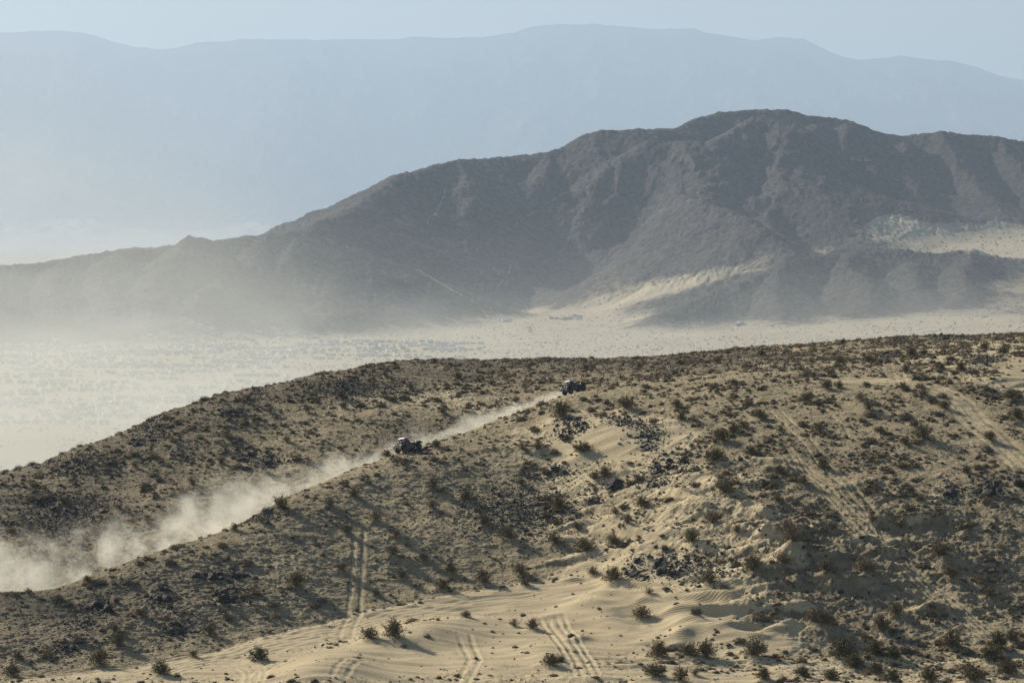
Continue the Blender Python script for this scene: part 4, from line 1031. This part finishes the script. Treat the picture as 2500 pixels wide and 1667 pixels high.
# ------------------------------------------------------------------ the two race buggies
def paint(name, col, rough, dust):
    m, nt, b = mat_new(name)
    tc = N(nt, 'ShaderNodeTexCoord')
    f = ramp(nt, noise(nt, tc.outputs['Object'], 2.2, 4, .6), 0.45 - dust * .4, 0.95 - dust * .4)
    nt.links.new(mixc(nt, f, tuple(col), (0.30, 0.255, 0.18)), b.inputs['Base Color'])
    nt.links.new(mathn(nt, 'ADD', mathn(nt, 'MULTIPLY', f, 0.5), rough), b.inputs['Roughness'])
    return m
def buggy(name, label, cols, dust):
    root = empty(name)
    body_m = paint(name + '_paint', cols[0], .35, dust); panel = paint(name + '_panel', cols[1], .3, dust * .5); tub = paint(name + '_tubing', cols[2], .4, dust * .6)
    tyre = paint(name + '_tyre', (0.012, 0.012, 0.012), .8, dust * .8); rimm = paint(name + '_rim', (0.04, 0.04, 0.04), .6, dust * .5); dark = simple_mat(name + '_seat', (0.015, 0.015, 0.017), .7)
    b = MB()
    b.prism([(-1.30, .50), (-1.05, .34), (1.05, .34), (1.45, .50), (1.56, .80), (1.14, 1.04), (.62, 1.10), (.40, .90), (-.62, .88), (-.80, 1.26), (-1.46, 1.16), (-1.52, .75)], -.62, .62, 0, .08)
    b.prism([(-1.50, 1.00), (-.78, 1.16), (-.72, 1.24), (-1.50, 1.09)], -.66, .66, 0)
    for s_ in (-1, 1):
        b.prism([(.72, .82), (.86, 1.02), (1.42, .98), (1.66, .72), (1.58, .72), (1.36, .90), (.92, .93), (.82, .80)], .56 * s_, .86 * s_, 0)
        b.prism([(-1.72, .72), (-1.50, 1.06), (-.98, 1.08), (-.74, .84), (-.84, .82), (-1.02, .98), (-1.44, .98), (-1.62, .70)], .56 * s_, .88 * s_, 0)
        b.prism([(-.80, .34), (.74, .34), (.72, 1.08), (.1, 1.14), (-.70, 1.26)], .62 * s_, .74 * s_, 0)
        b.prism([(-.70, 1.22), (.10, 1.14), (-.05, 1.50), (-.30, 1.68), (-.60, 1.71), (-1.15, 1.20)], .55 * s_, .59 * s_, 0)
        b.prism([(-1.75, .66), (-1.60, 1.08), (-1.42, 1.18), (-.80, 1.20), (-.62, .90), (-.70, .86), (-.90, 1.10), (-1.40, 1.08), (-1.62, .66)], .60 * s_, .97 * s_, 0)
        b.prism([(.56, .86), (.74, 1.10), (1.40, 1.06), (1.66, .74), (1.58, .70), (1.34, .97), (.82, 1.0), (.66, .80)], .60 * s_, .97 * s_, 0)
    b.build('body', body_m, root)
    h = MB(); h.prism([(.64, 1.025), (1.12, 1.05), (1.54, .81), (1.56, .83), (1.13, 1.09), (.65, 1.135)], -.52, .52, 0, 0); h.build('bonnet', panel, root)
    c = MB()
    for s_ in (-1, 1):
        c.tube([(.70, .60 * s_, .98), (.28, .56 * s_, 1.68), (-.58, .56 * s_, 1.72), (-1.22, .56 * s_, 1.14)], .032)
        c.tube([(-.58, .56 * s_, 1.70), (-.60, .60 * s_, .90)], .03); c.tube([(.1, .6 * s_, .45), (.62, .6 * s_, .95)], .025)
        c.tube([(-.6, .60 * s_, 1.30), (.42, .60 * s_, 1.30)], .022)
    c.tube([(-.60, -.56, 1.68), (-1.18, .5, 1.14)], .024); c.tube([(-.60, .56, 1.68), (-1.18, -.5, 1.14)], .024)
    c.tube([(.28, -.56, 1.68), (.28, .56, 1.68)], .03); c.tube([(-.58, -.56, 1.71), (-.58, .56, 1.71)], .03); c.tube([(-1.2, -.56, 1.15), (-1.2, .56, 1.15)], .03)
    c.tube([(-1.5, -.5, .62), (-1.62, -.4, .95), (-1.62, .4, .95), (-1.5, .5, .62)], .028); c.tube([(1.5, -.4, .55), (1.68, -.3, .78), (1.68, .3, .78), (1.5, .4, .55)], .028)
    c.build('roll_cage', tub, root, True)
    rf = MB(); rf.prism([(.40, 1.70), (.34, 1.77), (-.10, 1.84), (-.68, 1.85), (-.78, 1.78), (-.6, 1.73)], -.66, .66, 0, .0); rf.build('roof_panel', panel, root)
    lb = MB(); lb.box((.30, 0, 1.80), (.08, .9, .07), 0, bev=.015); lb.build('light_bar', dark, root)
    sp = MB(); sp.box((-1.02, 0, 1.27), (.55, 1.0, .14), 0, bev=.03); sp.tube([(-1.2, -.3, 1.3), (-1.2, .3, 1.3)], .10, n=10); sp.build('rear_rack', dark, root)
    for s_ in (-.28, .28):
        q = MB(); q.box((-.18, s_, .66), (.46, .42, .14), 0, bev=.04); q.box((-.44, s_, 1.02), (.14, .42, .70), 0, (0, -.2, 0), bev=.04); q.build('seat', dark, root)
    for s_ in (-.28, .28):
        hm_ = MB(); hm_.lathe([(-.13, .04), (-.11, .09), (-.05, .13), (.05, .13), (.11, .09), (.13, .04)], (-.36, s_, 1.44), n=14); hm_.box((-.36, s_, 1.12), (.26, .42, .48), 0, bev=.06)
        hm_.tube([(-.30, s_ - .16, 1.26), (-.05, s_ - .17, 1.08), (.16, s_ - .10, 1.16)], .05, n=7); hm_.tube([(-.30, s_ + .16, 1.26), (-.05, s_ + .17, 1.08), (.16, s_ + .10, 1.16)], .05, n=7)
        hm_.build('crew', panel if s_ < 0 else tub, root)
    for fx in (1.08, -1.10):
        for s_ in (-1, 1):
            e = MB()
            for dz in (-.05, .12): e.tube([(fx - .22, .30 * s_, .50 + dz), (fx, .70 * s_, .44 + dz), (fx + .16, .30 * s_, .50 + dz)], .022)
            e.tube([(fx, .62 * s_, .48), (fx - .06, .42 * s_, 1.0)], .05, n=8); e.build('suspension_arm', tub, root)
    tp = [(-.15, .26), (-.155, .37), (-.13, .415), (-.07, .43), (0, .432), (.07, .43), (.13, .415), (.155, .37), (.15, .26)]
    for fx, fr in ((1.08, 1), (-1.10, 0)):
        for s_ in (-1, 1):
            w = MB(); w.lathe(tp, (0, 0, 0), n=36, lugs=.045); wo = w.build('wheel', tyre, root)
            wo.location = (fx, .78 * s_, .415); wo.scale = (.93, .93, .93)
            r2m = MB(); r2m.lathe([(-.152, .25), (-.10, .24), (-.09, .10), (.09, .10), (.10, .24), (.152, .25)], (0, 0, 0), n=18)
            for k in range(6):
                t = k * math.pi / 3; r2m.box((.15 * math.cos(t), .10 * s_, .15 * math.sin(t)), (.24, .03, .05), 0, (0, -t, 0))
            r2m.build('rim', rimm, wo)
    for s_ in (-.42, .42):
        tl = MB(); tl.box((-1.485, s_, .93), (.03, .14, .07), 0, bev=.01); tl.build('tail_lamp', simple_mat(name + '_lamp', (.25, .01, .01), .2), root)
        hl = MB(); hl.box((1.50, s_, .72), (.04, .16, .08), 0, bev=.012); hl.build('head_lamp', simple_mat(name + '_glass', (.6, .6, .6), .1), root)
    tag(root, label, 'buggy')
    return root
def seat_on_ground(root, x, y, head, lift=0.0, pitch=None, roll=None, scale=1.0):
    hx, hy = math.sin(head), math.cos(head)      # heading measured from straight ahead, + to the right
    f = ground(x + hx * 1.1, y + hy * 1.1); b = ground(x - hx * 1.1, y - hy * 1.1)
    l = ground(x - hy * .8, y + hx * .8); r = ground(x + hy * .8, y - hx * .8)
    fwd = Vector((hx * 2.2, hy * 2.2, f - b)).normalized(); left = Vector((-hy * 1.6, hx * 1.6, l - r)); left = (left - fwd * left.dot(fwd)).normalized(); up = fwd.cross(left)
    M = Matrix((fwd, left, up)).transposed().to_4x4()
    root.matrix_world = Matrix.Translation((x, y, (f + b + l + r) / 4 + lift)) @ M @ Matrix.Scale(scale, 4)
bg1 = buggy('race_buggy', 'black open race buggy with pale roof throwing dust, higher of the two', [(0.012, 0.012, 0.014), (0.58, 0.59, 0.57), (0.10, 0.10, 0.10)], .04)
px_, py_ = hit0(1404, 962); bg1_xy = (px_, py_ + 1.2)
seat_on_ground(bg1, px_, py_ + 1.2, R(58), .05, scale=0.95)
bg2 = buggy('dusty_buggy', 'dust covered race buggy with pink and white roof in the dust trail', [(0.04, 0.033, 0.027), (0.62, 0.40, 0.43), (0.16, 0.14, 0.13)], .16)
px_, py_ = hit0(998, 1106); bg2_xy = (px_, py_ + 1.4)
seat_on_ground(bg2, px_, py_ + 1.4, R(55), .08, scale=1.0)

# ------------------------------------------------------------------ the camp on the valley floor
camp_w = simple_mat('camper_white', (0.75, 0.76, 0.78), .35); camp_g = simple_mat('camper_grey', (0.22, 0.24, 0.27), .5); camp_d = simple_mat('dark_window', (0.02, 0.025, 0.03), .08); camp_t = simple_mat('black_rubber', (.02, .02, .02), .8)
camp_b = simple_mat('camper_tan', (0.42, 0.38, 0.32), .5); camp_c = simple_mat('bright_metal_roof', (0.8, 0.82, 0.85), .12, 0.6); camp_r = simple_mat('blue_paint', (0.06, 0.09, 0.16), .3)
def wheels(b, xs, r, w, m):
    for x in xs:
        for s_ in (-1, 1): b.lathe([(-.12, r * .8), (-.12, r), (.12, r), (.12, r * .8)], (x, s_ * w, r), m, n=10)
def camper():
    b = MB(); b.prism([(-4.2, .5), (3.6, .5), (4.1, .9), (3.9, 1.7), (3.4, 3.0), (3.0, 3.25), (-4.1, 3.25), (-4.25, 3.1)], -1.22, 1.22, 0, .03)
    b.box((-.5, 0, 3.36), (1.0, .8, .24), 3, bev=.06); b.box((-2.8, 0, 3.33), (.9, .7, .18), 3, bev=.05)
    for s_ in (-1, 1):
        for x in (-3.0, -1.2, .8, 2.3): b.box((x, 1.205 * s_, 2.1), (.9, .05, .6), 1)
        b.box((0, 1.21 * s_, 1.1), (7.6, .04, .18), 4)
    b.box((3.72, 0, 2.15), (.3, 2.1, .95), 1, (0, -.36, 0)); b.box((-2.2, 1.9, 2.9), (2.6, 1.3, .06), 3, (-.25, 0, 0))
    wheels(b, (-2.4, 2.5), .46, 1.1, 2); return b
def trailer():
    b = MB(); b.prism([(-3.4, .55), (3.0, .55), (3.6, 1.2), (3.5, 2.6), (3.1, 2.95), (-3.3, 2.95), (-3.5, 2.8)], -1.2, 1.2, 0, .02)
    for s_ in (-1, 1):
        b.box((-1.2, 1.21 * s_, 1.9), (1.1, .05, .6), 1); b.box((1.6, 1.21 * s_, 1.9), (.9, .05, .6), 1); b.box((.3, 1.21 * s_, 1.55), (.7, .05, 1.8), 4)
    b.box((0, 0, 3.05), (.9, .7, .2), 3, bev=.05); b.tube([(3.4, 0, .6), (4.7, 0, .5)], .07, 2); wheels(b, (-.7, .3), .38, 1.1, 2); return b
def pickup():
    b = MB(); b.prism([(-2.7, .55), (2.6, .55), (2.8, .8), (2.7, 1.15), (1.3, 1.3), (.6, 1.85), (-.6, 1.88), (-.75, 1.25), (-2.75, 1.22)], -.95, .95, 0, .12)
    b.box((-1.75, 0, 1.235), (1.7, 1.5, .04), 2); b.box((.02, 0, 1.58), (1.05, 1.78, .38), 1, taper=(.86, .94)); b.box((.98, 0, 1.55), (.1, 1.5, .62), 1, (0, -.9, 0))
    wheels(b, (-1.7, 1.75), .42, .88, 2); return b
site = []
crg = np.random.default_rng(44)
for _ in range(400):
    if len(site) > 900: break
    u = crg.uniform(-40, 1150); s = crg.uniform(842, 1040) if crg.uniform() < .75 else crg.uniform(842, 900)
    if u > 650 and crg.uniform() < .55: continue
    if u > 650: s = crg.uniform(835, 880)
    if s > float(R2(u)) - 3: continue
    q = vhit(u, s)
    if q is None: continue
    n = int(crg.integers(2, 9)); rowdir = crg.normal(0, .12)
    for j in range(n): site.append((q[0] + (j - n / 2) * crg.uniform(7, 10.5), q[1] + (j - n / 2) * rowdir * 8 + crg.normal(0, 3), crg.normal(0, .35) if crg.uniform() < .6 else 1.57 + crg.normal(0, .3)))
for (u, s, n, sp) in [(440, 828, 8, 9), (500, 815, 9, 8), (530, 822, 9, 9), (570, 826, 7, 9), (650, 818, 6, 9), (745, 818, 5, 9), (700, 822, 4, 9), (1385, 777, 7, 6), (1235, 785, 3, 5), (1120, 842, 8, 8), (1060, 846, 7, 8), (1810, 793, 2, 5), (1400, 780, 4, 6), (355, 835, 3, 6), (240, 866, 7, 9), (60, 871, 3, 8), (400, 860, 9, 8), (620, 852, 9, 9)]:
    q = vhit(u, s)
    if q is None: continue
    for j in range(n): site.append((q[0] + (j - n / 2) * sp, q[1] + crg.normal(0, 14), crg.normal(0, .4)))
site = [q for q in site if all(True for _ in (0,))]
# keep a clear distance between neighbours
keep = []; grid = {}
for x, y, a in site:
    g = (int(x // 6), int(y // 9))
    if g in grid: continue
    grid[g] = 1; keep.append((x, y, a))
KD = [('camper_van', camper, [camp_w, camp_d, camp_t, camp_c, camp_g], 'white camper van', 'camper van'), ('travel_trailer', trailer, [camp_b, camp_d, camp_t, camp_w, camp_g], 'tan travel trailer', 'trailer'), ('pickup_truck', pickup, [camp_r, camp_d, camp_t], 'dark pickup truck', 'truck')]
def vz(x, y):
    z_, _ = valley_h(np.array([[x]]), np.array([[y]])); return float(z_[0, 0])
zs_ = valley_h(np.array([[q[0] for q in keep]]), np.array([[q[1] for q in keep]]))[0][0]
info = []
for (x, y, a), z in zip(keep, zs_):
    u, s = PX(x, y, z); k = int(crg.choice([0, 0, 1, 1, 2])); info.append((x, y, z, a, k, float(u), float(s)))
info = [q for q in info if -20 < q[5] < 2520 and q[6] < float(R2(q[5])) + 1]
info.sort(key=lambda q: q[1] * (1.5 if q[4] == 2 else 1))
kproto = {}
def czone(u, s):
    if s > 930 and u <= 650:
        return 'in the near dusty ' + ('left edge' if u < 120 else 'left part' if u < 260 else 'middle' if u < 420 else 'right part') + ' of the desert camp' + (', front rows' if s > 975 else '')
    if s < 838 and u < 800: return 'at the foot of the left mountain spur, ' + ('left group' if u < 480 else 'middle group' if u < 600 else 'right group')
    if u > 1180: return 'alone out on the open valley'
    if u > 650: return 'in the right part of the hazy desert camp'
    if s > 930: return 'in the near dusty part of the desert camp'
    if u < 250: return 'in the left part of the hazy desert camp'
    return ('in the ' + ('farthest' if s < 868 else 'upper middle' if s < 890 else 'lower middle' if s < 910 else 'nearer') + ' rows of the camp, ' + ('left of middle' if u < 400 else 'middle' if u < 530 else 'right of middle'))
massV = {0: [], 1: [], 2: []}
for i, (x, y, z, a, k, u, s) in enumerate(info):
    if i < 285 or s < 838 or u > 1000:
        if k not in kproto: o = KD[k][1]().build(KD[k][0], KD[k][2]); kproto[k] = o
        else: o = kproto[k].copy(); COL.objects.link(o)
        o.location = (x, y, z); o.rotation_euler = (0, 0, a)
        tag(o, f'{KD[k][3]} parked {czone(u, s)}', KD[k][4], f'{KD[k][4]}s parked {czone(u, s)}')
    else: massV[k].append((x, y, z, a))
Vs, Fs, Ms, nv = [], [], [], 0
allm = [camp_w, camp_d, camp_t, camp_c, camp_g, camp_b, camp_r]; mm = {0: [0, 1, 2, 3, 4], 1: [5, 1, 2, 0, 4], 2: [6, 1, 2]}
bulk = MB()
for k, L in massV.items():
    b = KD[k][1](); PV = np.concatenate(b.V)
    for (x, y, z, a) in L:
        c, s = math.cos(a), math.sin(a)
        V = np.stack([PV[:, 0] * c - PV[:, 1] * s + x, PV[:, 0] * s + PV[:, 1] * c + y, PV[:, 2] + z], 1)
        bulk.V.append(V); bulk.F += [[j + bulk.n for j in f] for f in b.F]; bulk.M += [mm[k][m] for m in b.M]; bulk.n += len(V)
if bulk.n: tag(bulk.build('far_parked_vehicles', allm), 'distant rows of parked campers fading into the dust', kind='stuff')
print('trail fit', np.abs(0).max()); print('camp', len(info), 'bulk', sum(len(v) for v in massV.values()))

# ---- bushes dotted over the valley floor
vA = np.zeros_like(VX); vA[:-1, :-1] = (VX[:-1, 1:] - VX[:-1, :-1]) * (VY[1:, :-1] - VY[:-1, :-1])
vd = np.clip(vs, 0, 1) * (uu_ > -60) * (uu_ < 2560) * (ss_ < np.interp(uu_, UU, r2) + 4) * (VY > 900) * (VY < 6600) * np.clip(.6 + fbm(VX / 160, VY / 160, 501, 3), .1, 2)
wv_ = np.cumsum((vA * vd).ravel()); k = np.searchsorted(wv_, np.random.default_rng(9).uniform(0, wv_[-1], 9000))
rr, cc = np.unravel_index(np.minimum(k, VX.size - 1), VX.shape)
rr = np.minimum(rr, VX.shape[0] - 2); cc = np.minimum(cc, VX.shape[1] - 2)
a = crg.uniform(0, 1, len(rr)); b = crg.uniform(0, 1, len(rr))
vp = np.stack([VX[rr, cc] * (1 - a) + VX[rr, cc + 1] * a, VY[rr, cc] * (1 - b) + VY[rr + 1, cc] * b, VZ[rr, cc] * (1 - b) + VZ[rr + 1, cc] * b], 1)
M_VB = mass_mat('valley_bush', (0.07, 0.06, 0.035), (0.10, 0.085, 0.05), (0.12, 0.09, 0.05), 0.02)
tag(mass('valley_bushes', [dome_shrub(140 + i, 6, 2, 6, 1.0) for i in range(4)], vp, np.clip(np.exp(crg.normal(.0, .35, len(vp))), .5, 2.0), 6, M_VB), 'countless dark bushes dotting the valley floor', kind='stuff')


# ------------------------------------------------------------------ AIR
def box(name, lo, hi, mat):
    (x0, y0, z0), (x1, y1, z1) = lo, hi
    V = [(x0, y0, z0), (x1, y0, z0), (x1, y1, z0), (x0, y1, z0), (x0, y0, z1), (x1, y0, z1), (x1, y1, z1), (x0, y1, z1)]
    Q = np.array([[0, 3, 2, 1], [4, 5, 6, 7], [0, 1, 5, 4], [1, 2, 6, 5], [2, 3, 7, 6], [3, 0, 4, 7]])
    return add_mesh(name, V, Q, mat, smooth=False)
def vol_mat(name, col, aniso):
    m = bpy.data.materials.new(name); m.use_nodes = True
    nt = m.node_tree; nt.nodes.clear()
    out = nt.nodes.new('ShaderNodeOutputMaterial'); v = nt.nodes.new('ShaderNodeVolumePrincipled')
    v.inputs['Color'].default_value = tuple(col) + (1,); v.inputs['Anisotropy'].default_value = aniso
    nt.links.new(v.outputs[0], out.inputs['Volume'])
    return m, nt, v
hm, hnt, hv = vol_mat('haze_air', (0.43, 0.552, 0.712), 0.30)
hv.inputs['Density'].default_value = 0.45e-4
hz = box('haze', (-95000, -95000, -146), (95000, 60000, 2700), hm)
tag(hz, kind='stuff')

def polyn(nt, x, co):
    """co highest power first"""
    o = None
    for c in co:
        if o is None: o = mathn(nt, 'MULTIPLY', x, 0.0); o = mathn(nt, 'ADD', o, float(c))
        else: o = mathn(nt, 'ADD', mathn(nt, 'MULTIPLY', o, x), float(c))
    return o
# dust thrown up along the race line, lying in the hollow behind the ridge
um = np.arange(-160, 1402, 6.0)
ridx = int(np.argmin(np.abs(seg[:, 0] - 5.35)))
ci = np.searchsorted(UU, um)
gx, gy = X0[ridx, ci], Y0[ridx, ci]; gz = np.array([ground(a, b) for a, b in zip(X0[int(np.argmin(np.abs(seg[:, 0] - 5.0))), ci], Y0[int(np.argmin(np.abs(seg[:, 0] - 5.0))), ci])])
cy_ = np.polyfit(gx, gy, 4); cz_ = np.polyfit(gx, gz, 5)
print('fit', np.abs(np.polyval(cy_, gx) - gy).max(), np.abs(np.polyval(cz_, gx) - gz).max(), cy_, cz_, gx[0], gx[-1], gz[::20])
dm, nt, dv = vol_mat('trail_dust_air', (0.97, 0.95, 0.85), 0.3)
geo = N(nt, 'ShaderNodeTexCoord'); sp = N(nt, 'ShaderNodeSeparateXYZ'); nt.links.new(geo.outputs['Object'], sp.inputs[0])
xx, yy_, zz_ = sp.outputs
yc = polyn(nt, xx, cy_); zc_ = polyn(nt, xx, cz_)
tt = mathn(nt, 'DIVIDE', mathn(nt, 'SUBTRACT', float(gx.max()), xx), float(gx.max() - gx.min()))    # 0 at the lead buggy, 1 at far left
hh = mathn(nt, 'ADD', mathn(nt, 'MULTIPLY', mathn(nt, 'POWER', tt, 0.8), 6.2), 0.85)
n1 = noise(nt, geo.outputs['Object'], 0.22, 6, .66, .6); n2 = noise(nt, geo.outputs['Object'], 0.06, 2, .5)
dz = mathn(nt, 'DIVIDE', mathn(nt, 'SUBTRACT', zz_, zc_), hh)
dyv = mathn(nt, 'DIVIDE', mathn(nt, 'SUBTRACT', yy_, mathn(nt, 'ADD', yc, 1.0)), mathn(nt, 'ADD', mathn(nt, 'MULTIPLY', hh, .9), 1.6))
fall = mathn(nt, 'EXPONENT', mathn(nt, 'MULTIPLY', mathn(nt, 'ADD', mathn(nt, 'MULTIPLY', mathn(nt, 'MAXIMUM', dz, 0.0), mathn(nt, 'MAXIMUM', dz, 0.0)), mathn(nt, 'MULTIPLY', dyv, dyv)), -1.0))
nz0 = mathn(nt, 'ADD', mathn(nt, 'MULTIPLY', mathn(nt, 'SUBTRACT', n1, 0.5), 5.0), mathn(nt, 'MULTIPLY', mathn(nt, 'SUBTRACT', n2, 0.5), 2.2))
nz = mathn(nt, 'MULTIPLY', nz0, mathn(nt, 'ADD', mathn(nt, 'MULTIPLY', ramp(nt, tt, 0.05, 0.5), 1.15), 0.22))
dd = mathn(nt, 'MAXIMUM', mathn(nt, 'SUBTRACT', mathn(nt, 'ADD', mathn(nt, 'MULTIPLY', fall, 1.15), mathn(nt, 'MULTIPLY', nz, mathn(nt, 'POWER', fall, 0.5))), 0.54), 0.0)
dd = mathn(nt, 'MULTIPLY', dd, ramp(nt, tt, -0.02, 0.02))
dd = mathn(nt, 'MULTIPLY', dd, mathn(nt, 'SUBTRACT', 2.3, mathn(nt, 'MULTIPLY', ramp(nt, tt, 0.0, 0.4), 1.4)))
nt.links.new(mathn(nt, 'MULTIPLY', dd, 0.155), dv.inputs['Density'])
V = []; 
for i in range(0, len(um), 6):
    q = (1402 - um[i]) / 1560.0; top = 2.6 + 10.5 * q; wf = 3.5 + 6 * q
    V += [(gx[i], gy[i] - wf, gz[i] - 2.5), (gx[i], gy[i] + wf + 2, gz[i] - 2.5), (gx[i], gy[i] + wf + 2, gz[i] + top), (gx[i], gy[i] - wf, gz[i] + top)]
n = len(V) // 4; Q = [[0, 1, 2, 3], [4 * n - 1, 4 * n - 2, 4 * n - 3, 4 * n - 4]]
for i in range(n - 1):
    for j in range(4): Q.append([4 * i + j, 4 * i + 4 + j, 4 * i + 4 + (j + 1) % 4, 4 * i + (j + 1) % 4])
dt = add_mesh('dust_trail', np.array(V), np.array(Q)[:, ::-1], dm, smooth=False)
tag(dt, 'pale dust trail thrown up behind the race buggies', kind='stuff')
try: dm.cycles.volume_step_rate = 0.35
except Exception as e: print('no step rate', e)

# dust hanging over the camp and in front of the left mountain
cm, nt, cv = vol_mat('valley_dust_air', (0.665, 0.685, 0.655), 0.35)
geo = N(nt, 'ShaderNodeTexCoord'); sp = N(nt, 'ShaderNodeSeparateXYZ'); nt.links.new(geo.outputs['Object'], sp.inputs[0])
xx, yy_, zz_ = sp.outputs
az = mathn(nt, 'DIVIDE', xx, yy_)                # left to right across the valley
mp = N(nt, 'ShaderNodeMapping'); mp.inputs['Scale'].default_value = (1, .35, 3.2); nt.links.new(geo.outputs['Object'], mp.inputs['Vector'])
n1 = noise(nt, mp.outputs[0], 0.0055, 6, .6, .8)
left = ramp(nt, az, 0.06, -0.10)
hs = mathn(nt, 'ADD', 34.0, mathn(nt, 'MULTIPLY', ramp(nt, az, -0.02, -0.13), 34.0))
hf = mathn(nt, 'EXPONENT', mathn(nt, 'MULTIPLY', mathn(nt, 'DIVIDE', mathn(nt, 'MAXIMUM', mathn(nt, 'ADD', zz_, 132.0), 0.0), hs), -1.0))
dens = mathn(nt, 'MULTIPLY', mathn(nt, 'MULTIPLY', hf, mathn(nt, 'ADD', mathn(nt, 'MULTIPLY', left, 0.65), 0.80)), mathn(nt, 'MAXIMUM', mathn(nt, 'SUBTRACT', mathn(nt, 'MULTIPLY', n1, 6.0), 2.25), 0.10))
near = mathn(nt, 'ADD', mathn(nt, 'MULTIPLY', ramp(nt, yy_, 3300, 1900), 0.6), 0.36)
nt.links.new(mathn(nt, 'MULTIPLY', mathn(nt, 'MULTIPLY', dens, near), 0.00115), cv.inputs['Density'])
dc = box('dust_cloud', (-1400, 850, -143), (900, 5900, 90), cm)
tag(dc, 'bank of pale dust drifting over the camp on the left', kind='stuff')
cm.cycles.volume_step_rate = 0.5
